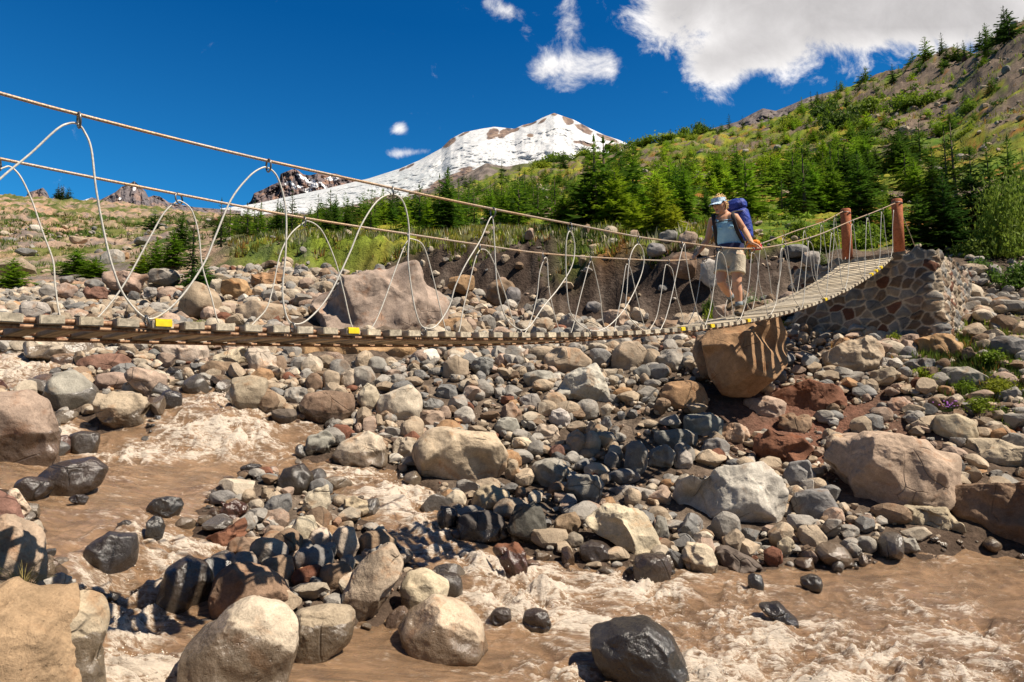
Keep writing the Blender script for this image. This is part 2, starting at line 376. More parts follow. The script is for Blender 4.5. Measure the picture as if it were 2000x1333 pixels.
W_MAIN = [(-700, 905), (60, 905), (105, 885), (112, 830), (200, 855), (300, 848), (318, 800), (345, 765), (440, 748), (470, 803), (585, 825), (640, 842), (598, 890), (650, 915), (760, 915), (800, 948), (860, 985), (872, 1040), (930, 1062),
          (985, 1070), (1040, 1105), (1230, 1118), (1330, 1122), (1500, 1108), (1640, 1108), (1760, 1082), (1900, 1072), (2100, 1092), (2700, 1100), (2700, 1600), (-700, 1600)]
W_ISLE = [(405, 950), (470, 925), (530, 915), (600, 925), (690, 960), (735, 1010), (775, 1050), (800, 1090), (885, 1125), (890, 1165), (790, 1185), (700, 1215), (560, 1215), (430, 1195), (415, 1120), (450, 1085), (405, 1060), (395, 1000)]
W_LEFT = [(-700, 935), (10, 950), (60, 985), (70, 1050), (110, 1120), (200, 1160), (203, 1600), (-700, 1600)]
W_UP = [(-700, 692), (60, 690), (108, 705), (112, 735), (70, 762), (-700, 775)]
def poly_xy(pl):
    out = []
    for i in range(len(pl)):
        a, b = pl[i], pl[(i + 1) % len(pl)]
        for t in (0, .34, .67):
            g = gpt(a[0] + (b[0] - a[0]) * t, min(a[1] + (b[1] - a[1]) * t, 1600)); out.append((g.x, g.y))
    return np.array(out)
def sd_poly(pl, x, y):
    d = np.full(x.shape, 1e9); ins = np.zeros(x.shape, bool); n = len(pl)
    for i in range(n):
        x0, y0 = pl[i]; x1, y1 = pl[(i + 1) % n]; ex, ey = x1 - x0, y1 - y0
        t = np.clip(((x - x0) * ex + (y - y0) * ey) / (ex * ex + ey * ey + 1e-9), 0, 1)
        d = np.minimum(d, (x - x0 - t * ex) ** 2 + (y - y0 - t * ey) ** 2)
        c = ((y0 > y) != (y1 > y)) & (x < (x1 - x0) * (y - y0) / (y1 - y0 + 1e-12) + x0); ins ^= c
    d = np.sqrt(d); return np.where(ins, -d, d)
PW = [poly_xy(q) for q in (W_MAIN, W_ISLE, W_LEFT, W_UP)]
def water_sd(x, y):
    x = np.asarray(x, float); y = np.asarray(y, float); r = np.full(x.shape, 9.); m = (y < 14.5)
    if m.any():
        a = x[m]; b = y[m]; wob = .10 * pnoise(xyz(a * 1.7, b * 1.7), 5) + .05 * pnoise(xyz(a * 5, b * 5), 6)
        s = np.maximum(np.maximum(sd_poly(PW[0], a, b), -sd_poly(PW[1], a, b)), -sd_poly(PW[2], a, b))
        s = np.minimum(s, sd_poly(PW[3], a, b)); r[m] = s + wob
    return r
def ground_z(x, y):
    x = np.asarray(x, float); y = np.asarray(y, float); h = base_h(x, y); s = water_sd(x, y)
    off = -.40 + .36 * sstep(s, -.35, .0) + .05 * sstep(s, -.02, .45)
    off = np.where(y > 14, .0, off)
    p = xyz(x, y); far = sstep(y, 17, 45)
    n = .05 * fbm(p * 1.3, 3, 11) + .022 * fbm(p * 5, 3, 12)
    n = n * (1 + 1.6 * sstep(y, 10, 18))
    hill = fbm(p * .16, 4, 13) * .55 + ridged(p * np.array([.10, .05, 1]), 3, 15) * .35
    n = n + far * hill * np.clip(y / 55, .35, 3.0) + sstep(y, 25, 90) * .28 * fbm(p * .8, 3, 17)
    # the cut bank is rough and gullied
    bank = sstep(y, 14.5, 16) * (1 - sstep(y, 23, 26)) * sstep(x / np.maximum(y, 1), -.45, -.3) * (1 - sstep(x / np.maximum(y, 1), .38, .46))
    n = n + bank * (.20 * fbm(p * np.array([1.6, .9, 1]), 4, 19) + .14 * (ridged(p * np.array([2.6, .7, 1]), 3, 23) - .8))
    return h + off + n
def gz(x, y): return float(ground_z(np.array([x]), np.array([y]))[0])

def grid(a0, a1, na, ys, apex=4.0):
    """fan grid of real ground positions: rows at distances ys, columns along bearings from an apex behind the viewpoint"""
    a = np.linspace(a0, a1, na); A, Y = np.meshgrid(a, ys); X = A * (Y + apex)
    n, m = A.shape; i = np.arange((n - 1) * m).reshape(n - 1, m)[:, :-1].ravel()
    return X.ravel(), Y.ravel(), np.stack([i, i + 1, i + m + 1, i + m], 1)

def cmix(a, b, t):
    return a * (1 - t[:, None]) + np.asarray(b) * t[:, None]

def build_ground():
    ys = np.concatenate([np.linspace(-3.5, 1.6, 14), np.geomspace(1.8, 14, 250), np.geomspace(14.06, 30, 190), np.geomspace(30.3, 620, 190)])
    X, Y, Fq = grid(-1.15, 1.15, 620, ys)
    Z = ground_z(X, Y); p = xyz(X, Y); az = X / np.maximum(Y, 1); pxb = 1000 + F * az
    sd = water_sd(X, Y)
    n1 = fbm(p * .9, 4, 31); n2 = fbm(p * .13, 4, 32); n3 = fbm(p * .035, 3, 33); nf = fbm(p * 2.5, 3, 34)
    c = np.tile(np.array([.105, .078, .058]), (len(X), 1))                     # damp brown river sand and grit
    c = cmix(c, (.165, .128, .098), sstep(n1, -.1, .6))
    red = np.exp(-((X - 4.4) / 1.2) ** 2 - ((Y - 10.0) / 1.3) ** 2)
    c = cmix(c, (.17, .085, .058), np.clip(red * 1.2 + .5 * nf * red, 0, 1))
    wetg = 1 - sstep(sd, .1, .5); c = cmix(c, (.075, .052, .038), wetg)
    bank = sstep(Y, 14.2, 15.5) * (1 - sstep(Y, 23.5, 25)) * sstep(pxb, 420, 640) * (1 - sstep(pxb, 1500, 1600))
    bank = bank * sstep(Y - np.interp(pxb, [420, 560, 700, 850, 1000, 1200, 1330, 1600], np.array([26, 25.3, 23.2, 21.6, 19.4, 17, 15.8, 15.8]) * S), -.8, .1); c = cmix(c, (.060, .043, .034), bank); c = cmix(c, (.11, .085, .068), bank * sstep(nf, .1, .6))  # earth darkened below its own tone: the bank's shade put into its colour
    # meadow and hillside
    veg = sstep(Y, 20.5, 23.5) * sstep(pxb, 380, 520); veg = np.where(pxb > 1050, np.maximum(veg, sstep(Y, 16.2, 17.5) * sstep(pxb, 1050, 1200)), veg)
    grass = np.tile(np.array([.145, .185, .022]), (len(X), 1))
    grass = cmix(grass, (.26, .235, .03), sstep(n2 + .5 * n1, -.1, .6)); grass = cmix(grass, (.07, .125, .015), sstep(n1 - n2, .1, .7))
    grass = cmix(grass, (.26, .12, .03), sstep(fbm(p * .3, 4, 36) + .25 * nf, .18, .6) * sstep(pxb, 900, 1200))
    scree = np.tile(np.array([.18, .135, .10]), (len(X), 1)); scree = cmix(scree, (.11, .085, .068), sstep(nf + n1 * .5, -.2, .6))
    el = (Z - CZ) / np.maximum(Y, 1)
    sc_m = sstep(fbm(p * .11, 4, 38) + .35 * n1 + 0.62 * sstep(pxb, 1560, 1900) * sstep(Y, 45, 75) + .25 * sstep(Y, 60, 120), .28, .62) * sstep(Y, 20, 30)
    hillc = cmix(grass, scree, sc_m) if False else grass * (1 - sc_m[:, None]) + scree * sc_m[:, None]
    c = c * (1 - veg[:, None]) + hillc * veg[:, None]
    # moraine on the left: pinkish rubble with green patches
    mor = sstep(Y, 17, 24) * (1 - sstep(pxb, 380, 470))
    mor = np.maximum(mor, sstep(Y, 150, 220) * (1 - sstep(pxb, 560, 700)))
    mc = np.tile(np.array([.335, .235, .17]), (len(X), 1)); mc = cmix(mc, (.17, .14, .125), sstep(n2 + .4 * n1, -.05, .5)); mc = cmix(mc, (.40, .255, .165), sstep(n3 - .3 * n1, .05, .5))
    mc = cmix(mc, (.12, .13, .035), sstep(fbm(p * np.array([.05, .035, 1]), 4, 41) + .35 * n1, -.05, .28) * .95); mc = cmix(mc, (.055, .085, .02), sstep(fbm(p * np.array([.12, .08, 1]), 4, 43) + .2 * n1, .22, .42))
    c = c * (1 - mor[:, None]) + mc * mor[:, None]
    gr = sstep(X, 6.6, 7.6) * sstep(Y, 8.3, 9.2) * (1 - sstep(Y, 11.6, 12.8)) * sstep(nf + .4, -.1, .5)
    c = cmix(c, (.10, .125, .025), gr * .8)
    t = MT('ground'); pos = t.pos(); col = t.attr('col', 'Color')
    f1 = t.noise(pos, 9, 8, .7); f2 = t.noise(pos, 45, 4, .7); f3 = t.noise(pos, 1.1, 6, .7)
    vo = t.voro(pos, 16); k = t.math('MULTIPLY', t.ramp(f1, .25, .75, .6, 1.35), t.ramp(f2, .25, .75, .75, 1.25)); k = t.math('MULTIPLY', k, t.ramp(f3, .3, .7, .75, 1.25))
    t.set(Base_Color=t.scale(col, k), Roughness=.95)
    t.b.inputs['Specular IOR Level'].default_value = .08
    t.bump(t.math('SUBTRACT', t.math('ADD', f1, t.math('MULTIPLY', f2, .35)), t.math('MULTIPLY', vo, .5)), .8, .05)
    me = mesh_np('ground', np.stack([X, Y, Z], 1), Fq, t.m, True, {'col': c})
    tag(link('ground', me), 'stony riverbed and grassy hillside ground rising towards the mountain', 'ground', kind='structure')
build_ground()

# ------------------------------------------------------------------ river
WL = .045
RAPIDS = [(520, 790, 150, 38, 1.), (420, 850, 130, 45, 1.), (300, 885, 130, 30, .9), (120, 850, 40, 40, .9), (30, 720, 90, 30, .9), (520, 885, 110, 26, .6), (160, 925, 120, 18, .35), (250, 1000, 220, 18, .25),
          (350, 1060, 110, 26, .8), (250, 1110, 110, 60, .75), (300, 1160, 110, 50, .8), (250, 1230, 90, 60, .9), (270, 1310, 120, 50, .9), (780, 975, 70, 35, 1.), (700, 930, 80, 20, .7), (820, 1030, 60, 25, .8),
          (860, 1075, 90, 22, .7), (960, 1120, 80, 40, 1.), (1060, 1150, 120, 40, 1.), (1010, 1180, 130, 40, .9), (340, 1110, 40, 50, 1.), (480, 960, 90, 16, .5), (620, 870, 90, 14, .6), (1250, 1160, 170, 45, .75), (1200, 1210, 170, 40, .8), (1420, 1140, 120, 26, .5), (1450, 1230, 220, 55, .75),
          (1350, 1310, 200, 50, .85), (1130, 1320, 140, 30, .7), (1700, 1280, 260, 70, .7), (1900, 1250, 200, 60, .6), (1950, 1330, 160, 60, .8), (1750, 1190, 200, 24, .35), (1900, 1110, 180, 20, .25), (1560, 1320, 200, 50, .8)]
def turb(x, y):
    t = np.zeros(len(x))
    for (px, py, rx, ry, a) in RAPIDS:
        g = gpt(px, py); gx = gpt(px + rx, py); gy = gpt(px, py - ry); ax = max(.1, (Vector((gx.x, gx.y)) - Vector((g.x, g.y))).length); ay = max(.12, (Vector((gy.x, gy.y)) - Vector((g.x, g.y))).length)
        th = math.atan2(g.x, g.y); dx, dy = x - g.x, y - g.y
        u = dx * math.cos(th) - dy * math.sin(th); v = dx * math.sin(th) + dy * math.cos(th)
        t = np.maximum(t, a * np.exp(-.8 * ((u / ax) ** 2 + (v / ay) ** 2)))
    return t
def water_disp(X, Y, T):
    p = xyz(X, Y)
    # the current runs from the upper left to the lower right: stretch the waves across it
    w = p + .25 * np.stack([pnoise(p * 1.5, 51), pnoise(p * 1.5, 52), np.zeros(len(X))], 1)
    q = np.stack([w[:, 0] * .8 + w[:, 1] * .35, -w[:, 0] * .35 + w[:, 1] * .8, w[:, 2]], 1)
    big = ridged(q * np.array([1.5, 2.3, 1]), 2, 53) * .5; mid = ridged(q * np.array([4.2, 6.5, 1]), 3, 57); sm = ridged(q * np.array([13, 17, 1]), 3, 61)
    calm = fbm(q * np.array([1.1, 3.2, 1]), 2, 63)
    bil_ = fbm(q * np.array([3.0, 5.2, 1]), 3, 65)
    return T * (.21 * (big - .3) + .055 * (mid - .4) + .085 * bil_ + .016 * (sm - .3)) + .030 * calm * (1 - .5 * T) + .007 * (1 - T) * (mid - .7), mid, sm, q
def build_river():
    ys = np.concatenate([np.linspace(-1, 1.9, 8), np.geomspace(2.0, 13.2, 760)])
    X, Y, Fq = grid(-.92, .92, 980, ys, 2.2)
    sd = water_sd(X, Y); keep = sd < .55
    fk = keep[Fq].all(1); Fq = Fq[fk]; used = np.unique(Fq); rm = np.full(len(X), -1); rm[used] = np.arange(len(used)); Fq = rm[Fq]; X, Y, sd = X[used], Y[used], sd[used]
    T = turb(X, Y); d, mid, sm, q = water_disp(X, Y, T)
    Z = base_h(X, Y) + d - WL - .04 * sstep(sd, 0, .4)
    big_ = ridged(q * np.array([1.5, 2.3, 1]), 2, 53) * .5
    f = T * .85 + .55 * T * (big_ - .35) + .34 * (mid - .75) + .26 * (sm - .75) + .30 * fbm(q * np.array([1.1, 3.2, 1]), 3, 71) - .35
    t = MT('river_water'); pos = t.pos(); foam = t.attr('foam')
    mp = t.nt.nodes.new('ShaderNodeMapping'); mp.inputs['Rotation'].default_value = (0, 0, .5); mp.inputs['Scale'].default_value = (.27, 1, 1); t.L.new(pos, mp.inputs[0]); st = t.noise(mp.outputs[0], 20, 8, .7, .9); s2 = t.noise(mp.outputs[0], 75, 5, .7)
    lace = lambda v, k: t.math('SUBTRACT', 1.0, t.math('MINIMUM', t.math('MULTIPLY', t.math('ABSOLUTE', t.math('SUBTRACT', v, .5)), k), 1.0))
    l1 = lace(t.noise(mp.outputs[0], 6.5, 4, .6, 1.4), 7.); l2 = lace(t.noise(mp.outputs[0], 19, 4, .6, 1.), 6.)
    ff = t.math('ADD', t.math('MULTIPLY', foam, 1.05), t.math('ADD', t.math('MULTIPLY', l1, .46), t.math('ADD', t.math('MULTIPLY', l2, .34), t.math('MULTIPLY', t.math('SUBTRACT', s2, .5), .9))))
    ff = t.ramp(ff, .60, 1.30); mud = t.scale((.275, .17, .095), t.math('MULTIPLY', t.ramp(t.noise(pos, 2.5, 5, .6), .3, .7, .85, 1.15), t.ramp(t.noise(mp.outputs[0], 9, 6, .65, .6), .3, .7, .60, 1.20)))
    t.set(Base_Color=t.mix(ff, mud, (.66, .56, .45)), Roughness=t.ramp(ff, 0, 1, .06, .3))
    t.b.inputs['Specular IOR Level'].default_value = .85
    s3 = t.noise(pos, 170, 2, .5); t.bump(t.math('ADD', t.math('ADD', st, t.math('MULTIPLY', s2, .5)), t.math('MULTIPLY', s3, .18)), .9, .035)
    me = mesh_np('river', np.stack([X, Y, Z], 1), Fq, t.m, True, {'foam': f})
    tag(link('river', me), 'muddy brown glacial river tumbling between the boulders', 'river', kind='structure')
    # spray thrown up by the rapids
    V0, F0 = ico(1); r = np.random.default_rng(5); mb_v, mb_f = [], []; n = 0
    cand = r.uniform([-5, 2.6], [8, 12], (260000, 2)); x, y = cand.T; Tt = turb(x, y); s = water_sd(x, y)
    ok = (s < .05) & (r.random(len(x)) < np.clip(Tt - .45, 0, 1) ** 1.6 * 1.1); x, y, Tt = x[ok], y[ok], Tt[ok]
    dz, *_ = water_disp(x, y, Tt); zb = base_h(x, y) + dz - WL
    for i in range(len(x)):
        rad = float(min(.0058, np.exp(r.normal(-5.75, .45)))) * (.6 + y[i] * .06)
        h = abs(r.normal(0, .05)) * Tt[i] ** 2 * (2.8 if r.random() < .15 else .7)
        V = V0 * rad * r.uniform(.6, 1.5, 3) + [x[i], y[i], zb[i] + h]
        mb_v.append(V); mb_f.append(F0 + n); n += len(V)
    tm = MT('spray'); tm.set(Base_Color=(.80, .72, .62, 1), Roughness=.15)
    me = mesh_np('spray', np.concatenate(mb_v), np.concatenate(mb_f), tm.m, True)
    tag(link('spray', me), 'droplets and froth thrown up along the rapids', 'spray', kind='stuff')
build_river()

# ------------------------------------------------------------------ far mountains
def ridge_mesh(name, sky, base, D0, D1, nx, ny, rough, colour, seed, curve=.75, edge=.25, mat_rough=.9, bumps=(.6, .5)):
    """a mountainside: its crest line `sky` at distance D1 and its foot line `base` at D0 (photo px), with relief"""
    sx = [q[0] for q in sky]; px = np.linspace(sx[0], sx[-1], nx)
    top = np.interp(px, sx, [q[1] for q in sky]); bot = np.interp(px, [q[0] for q in base], [q[1] for q in base])
    t = np.linspace(0, 1, ny); TT, PX = np.meshgrid(t, px, indexing='ij')
    PYb = bot[None] + (top - bot)[None] * TT ** curve; D = D0 + (D1 - D0) * TT
    pu = (PX - 1000) / F; pv = (666.5 - PYb) / F; den = CP - SP * pv
    X = pu / den * D; Y = D; Z = CZ + (SP + CP * pv) / den * D
    q = np.stack([PX.ravel() / 100, TT.ravel() * 3.0 * (bot - top).mean() / 100, np.full(PX.size, seed * 3.3)], 1)
    dep = rough(q, TT.ravel())                                   # relief pushed along the line of slope, in fractions of distance
    Y = Y.ravel() + dep * D0; sc_ = Y / D.ravel(); 
    X = X.ravel() * sc_; Z = CZ + (Z.ravel() - CZ) * sc_
    c = colour(PX.ravel(), PYb.ravel(), TT.ravel(), q)
    back = np.stack([X.reshape(ny, nx)[-1], Y.reshape(ny, nx)[-1] + (D1 - D0) * .8, np.full(nx, CZ + 0.0)], 1)
    V = np.concatenate([np.stack([X, Y, Z], 1), back]); c = np.concatenate([c, c[-nx:]])
    i = np.arange(ny * nx).reshape(ny, nx)[:, :-1].ravel()
    Fq = np.stack([i, i + 1, i + nx + 1, i + nx], 1)
    m = MT(name); u = m.pos(); sc1 = 1.0 / D0
    n1 = m.noise(u, 90 * sc1, 8, .7); n2 = m.noise(u, 420 * sc1, 5, .7)
    k = m.math('MULTIPLY', m.ramp(n1, .25, .75, 1 - bumps[0] * .5, 1 + bumps[0] * .4), m.ramp(n2, .25, .75, 1 - bumps[0] * .4, 1 + bumps[0] * .3))
    col = m.attr('col', 'Color'); snow = m.attr('snow'); k2 = m.math('ADD', m.math('MULTIPLY', k, m.math('SUBTRACT', 1.0, snow)), snow)
    m.set(Base_Color=m.scale(col, k2), Roughness=mat_rough); m.b.inputs['Specular IOR Level'].default_value = .05
    m.bump(m.math('ADD', n1, m.math('MULTIPLY', n2, .3)), bumps[1], D0 * .004)
    sn = sstep(c.min(1), .5, .62)
    return link(name, mesh_np(name, V, Fq, m.m, True, {'col': c, 'snow': sn}))

def blobmask(px, py, lst, q, amp=.5, sc_=1., shr=1.):
    n = fbm(q * 5 * sc_, 5, 77) * amp; m = np.full(len(px), -9.)
    for (x, y, rx, ry, *an) in lst:
        a = math.radians(an[0]) if an else 0; dx, dy = px - x, py - y; u = (dx * math.cos(a) + dy * math.sin(a)) / shr; v = (-dx * math.sin(a) + dy * math.cos(a)) / shr
        m = np.maximum(m, 1.2 - np.sqrt((u / rx) ** 2 + (v / ry) ** 2))
    return sstep(m + n * sstep(m, -.35, .15), .12, .32)
def volcano():
    sky = [(430, 408), (500, 398), (560, 385), (640, 368), (720, 349), (780, 330), (820, 313), (862, 290), (880, 272), (905, 259), (940, 252), (965, 248), (985, 250), (1005, 252), (1020, 245), (1040, 240), (1060, 230), (1082, 221), (1096, 226), (1120, 234), (1150, 250), (1180, 264), (1210, 274), (1245, 290), (1300, 310), (1420, 360)]
    base = [(430, 424), (600, 425), (700, 420), (800, 430), (1420, 440)]
    rock = [(878, 277, 22, 9, -45), (905, 262, 16, 3, -25), (962, 262, 16, 12, -20), (985, 260, 18, 9, -30), (1003, 255, 18, 4, -15), (1035, 243, 22, 4, -20), (1060, 236, 14, 4, -35), (1082, 224, 9, 5), (1110, 236, 16, 10, 25), (1140, 252, 28, 9, 27), (1185, 270, 30, 5, 22), (1036, 265, 7, 4),
            (1150, 283, 26, 4, 8), (1190, 284, 14, 5), (1222, 288, 26, 7, 12), (1130, 278, 16, 4), (800, 325, 12, 3, -30), (785, 332, 12, 3, -30), (880, 352, 60, 14, -25), (910, 335, 30, 10, -25), (1260, 310, 60, 16, 15), (740, 392, 50, 8, -10), (690, 407, 60, 6, -5), (560, 420, 60, 4), (1200, 303, 30, 4, 5), (850, 372, 60, 10, -10), (640, 408, 20, 4)]
    def rough(q, t):
        return (.030 * fbm(q * np.array([1.2, 1.0, 1]), 3, 81) + .006 * ridged(q * np.array([3.0, 3.0, 1]), 3, 83) * (.5 + t) + .0030 * ridged(q * np.array([9, 22, 1]), 3, 87)) * np.minimum(1, 4 * (1.02 - t))
    def colour(px, py, t, q):
        r = blobmask(px, py, rock, q, .40, 1., .8)
        snow = np.tile(np.array([.61, .61, .615]), (len(px), 1))
        # broken blue-grey glacier ice along the lower tongue and in crevasse belts
        cre = sstep(ridged(q * np.array([6, 26, 1]), 4, 91) + .9 * np.exp(-((px - 790) / 110) ** 2 - ((py - 350) / 22) ** 2) + .5 * np.exp(-((px - 640) / 150) ** 2 - ((py - 385) / 16) ** 2) + .25 * np.exp(-((px - 950) / 120) ** 2 - ((py - 315) / 14) ** 2), 1.0, 1.7)
        snow = cmix(snow, (.36, .41, .43), cre * .6)
        rc = np.tile(np.array([.20, .145, .12]), (len(px), 1)); rc = cmix(rc, (.30, .22, .17), sstep(fbm(q * 7, 4, 93), -.1, .5)); rc = cmix(rc, (.11, .09, .09), sstep(fbm(q * 9, 3, 94), .1, .5))
        return snow * (1 - r[:, None]) + rc * r[:, None]
    tag(ridge_mesh('snowy_mountain', sky, base, 4200, 6500, 620, 190, rough, colour, 3, .8, bumps=(.5, .35)), 'snow covered volcano with a rocky summit and a glacier tongue', 'mountain', kind='structure')
    # dark moraine shoulder below the glacier
    def rough2(q, t): return .02 * fbm(q * 2, 4, 101) + .008 * ridged(q * np.array([6, 2, 1]), 3, 103)
    def col2(px, py, t, q):
        c = np.tile(np.array([.15, .125, .11]), (len(px), 1)); c = cmix(c, (.23, .19, .165), sstep(fbm(q * 6, 4, 105), -.1, .5))
        return cmix(c, (.10, .11, .045), sstep(fbm(q * 2.5, 4, 107) + sstep(px, 940, 990) * .7 - .3, .0, .4))
    tag(ridge_mesh('moraine_shoulder', [(560, 425), (680, 410), (730, 397), (800, 384), (850, 368), (890, 350), (920, 335), (950, 319), (965, 322), (990, 326), (1020, 320), (1060, 318), (1110, 312), (1160, 304), (1240, 300), (1330, 330)], [(560, 440), (1330, 430)], 1200, 1600, 260, 60, rough2, col2, 4),
        'dark moraine shoulder below the glacier', 'hill', kind='structure')
    # rocky peak left of the glacier
    def rough3(q, t): return (.02 * fbm(q * np.array([2.2, .8, 1]), 4, 111) + .016 * ridged(q * np.array([5.5, 1.2, 1]), 4, 113) + .006 * ridged(q * np.array([13, 6, 1]), 3, 114)) * np.minimum(1, 5 * (1.02 - t))
    def col3(px, py, t, q):
        c = np.tile(np.array([.17, .135, .135]), (len(px), 1)); c = cmix(c, (.29, .185, .145), sstep(fbm(q * 4, 4, 115) + .4 * sstep(px, 560, 680), .1, .5)); c = cmix(c, (.10, .09, .10), sstep(fbm(q * np.array([12, 4, 1]), 3, 116), .1, .6))
        c = cmix(c, (.30, .21, .16), sstep(.25 - t, 0, .2))
        s = blobmask(px, py, [(598, 352, 22, 4, 30), (612, 360, 12, 7, 40), (600, 372, 8, 5), (585, 365, 6, 3), (630, 362, 10, 3, 40), (560, 358, 5, 3), (645, 350, 12, 3), (572, 362, 10, 3, 50), (660, 346, 14, 3), (540, 395, 12, 3)], q, .8, 2.)
        return cmix(c, (.82, .82, .84), s)
    tag(ridge_mesh('rocky_peak', [(430, 415), (480, 402), (490, 393), (496, 378), (515, 370), (530, 362), (545, 356), (548, 340), (560, 335), (575, 330), (583, 334), (592, 341), (605, 343), (628, 337), (640, 341), (655, 339), (672, 345), (690, 352), (740, 362)], [(430, 420), (740, 410)], 7000, 7800, 340, 110, rough3, col3, 5, .9, bumps=(.7, .7)),
        'jagged brown rock peak streaked with snow left of the glacier', 'mountain', kind='structure')
    def col4(px, py, t, q):
        c = np.tile(np.array([.16, .14, .145]), (len(px), 1)); c = cmix(c, (.27, .19, .16), sstep(fbm(q * 5, 4, 121), 0, .5)); c = cmix(c, (.30, .23, .19), sstep(.3 - t, 0, .3))
        s = blobmask(px, py, [(262, 368, 4, 4), (170, 389, 10, 2, -20), (235, 388, 3, 3)], q, .6, 2.)
        return cmix(c, (.8, .8, .82), s)
    tag(ridge_mesh('pointed_peak', [(120, 402), (155, 394), (180, 386), (195, 391), (205, 386), (225, 376), (238, 365), (250, 361), (262, 354), (270, 361), (284, 374), (290, 386), (300, 382), (312, 384), (330, 396), (380, 405), (470, 412)], [(120, 412), (470, 418)], 3500, 3900, 300, 70, rough3, col4, 6, .9, bumps=(.6, .7)),
        'small grey pointed peak on the left skyline', 'mountain', kind='structure')
    tag(ridge_mesh('rock_outcrop', [(-60, 400), (20, 392), (50, 386), (55, 376), (70, 372), (84, 367), (92, 376), (97, 387), (125, 394), (160, 402)], [(-60, 405), (160, 410)], 2200, 2400, 150, 50, rough3, col4, 7, .9, bumps=(.6, .7)),
        'dark blunt outcrop at the far left of the skyline', 'mountain', kind='structure')
    tag(ridge_mesh('grey_scree_ridge', [(1230, 300), (1320, 278), (1395, 250), (1440, 238), (1470, 222), (1490, 212), (1515, 217), (1545, 205), (1580, 190), (1620, 180), (1660, 170), (1700, 160), (1800, 130), (1900, 120)], [(1230, 330), (1900, 250)], 420, 560, 320, 80,
        lambda q, t: (.02 * fbm(q * 2, 4, 131) + .02 * ridged(q * np.array([6, 1.5, 1]), 4, 133)) * np.minimum(1, 4 * (1.03 - t)), lambda px, py, t, q: cmix(np.tile(np.array([.14, .12, .12]), (len(px), 1)), (.21, .18, .16), sstep(fbm(q * 8, 4, 135), -.1, .5)), 8, .8, bumps=(.6, .7)),
        'grey scree ridge behind the wooded slope', 'hill', kind='structure')
volcano()
# ------------------------------------------------------------------ rocks
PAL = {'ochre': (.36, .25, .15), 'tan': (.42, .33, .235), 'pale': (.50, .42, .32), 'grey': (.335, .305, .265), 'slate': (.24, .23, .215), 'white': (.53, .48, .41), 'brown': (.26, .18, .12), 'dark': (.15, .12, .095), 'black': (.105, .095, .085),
       'orange': (.40, .245, .135), 'rust': (.21, .095, .06), 'pink': (.40, .295, .225), 'red': (.235, .13, .095), 'cream': (.53, .435, .31), 'slab': (.39, .29, .235)}
CW = {'ochre': 'ochre', 'tan': 'tan', 'pale': 'pale tan', 'grey': 'grey', 'slate': 'blue grey', 'white': 'whitish', 'brown': 'brown', 'dark': 'dark wet', 'black': 'blackish wet', 'orange': 'orange brown', 'rust': 'rust coloured', 'pink': 'pinkish', 'red': 'reddish', 'cream': 'cream', 'slab': 'pinkish grey'}
def shape_rock(dirs, R, half, depth, ang, seed, noise=1.0, cuts=()):
    """dirs unit vectors; R radial outline (function of angle, metres); returns vertices with the outline facing -Y"""
    nx, ny, nz = dirs.T; th = np.arctan2(nz, nx); rxz = np.sqrt(nx * nx + nz * nz)
    e = .62 if ang else .72
    rr = R(th) * rxz ** e; y = depth * np.sign(ny) * np.abs(ny) ** e
    V = np.stack([rr * np.cos(th), y, rr * np.sin(th)], 1)
    r = np.random.default_rng(seed); sc_ = np.array([half, depth, half])
    for _ in range(18 if ang else 9):                       # broken faces
        n = r.normal(size=3) * np.array([.75, 1, .75]); n /= np.linalg.norm(n)
        n[1] = -abs(n[1]) if r.random() < .7 else n[1]
        d = (V / sc_) @ n; o = d.max() * ((r.uniform(.62, .9) if ang else r.uniform(.74, .95)) if abs(n[1]) > .6 else r.uniform(.87, .98))
        over = np.maximum(0, d - o); V = V - (over * (.97 if ang else .8))[:, None] * n * sc_
    for n, fr in cuts:
        n = np.array(n) / np.linalg.norm(n); d = (V / sc_) @ n; V = V - (np.maximum(0, d - d.max() * fr) * .98)[:, None] * n * sc_
    for _ in range(int((46 if ang else 22) * nz_) if (nz_ := min(1., noise)) else 0):                      # chips and small flats
        k = r.integers(len(V)); n = V[k] / sc_ ** 2; n = n / np.linalg.norm(n) + r.normal(size=3) * (.30 if ang else .18); n /= np.linalg.norm(n)
        o = V[k] @ n - half * r.uniform(.005, .030 if ang else .018); V = V - (np.maximum(0, V @ n - o) * .96 * (1 - sstep(np.linalg.norm(V - V[k], axis=1), .28 * half, .5 * half)))[:, None] * n
    q = V / half; so = r.uniform(0, 90, 3)
    n0 = fbm(q * 1.1 + so, 2, seed % 50); n1 = fbm(q * 2.8 + so, 3, seed % 50 + 3); n2 = ridged(q * (4.5) + so, 4, seed % 50 + 7)
    N = dirs / np.array([1, .9, 1]); N = N / np.linalg.norm(N, axis=1)[:, None]
    am = half * noise
    V = V + N * (am * (.05 * n0 + (.022 if ang else .018) * n1 + (.016 if ang else .008) * (n2 - .9)))[:, None]
    V = V + N * (am * .008 * fbm(q * 14 + so, 3, seed % 50 + 11))[:, None]
    return V
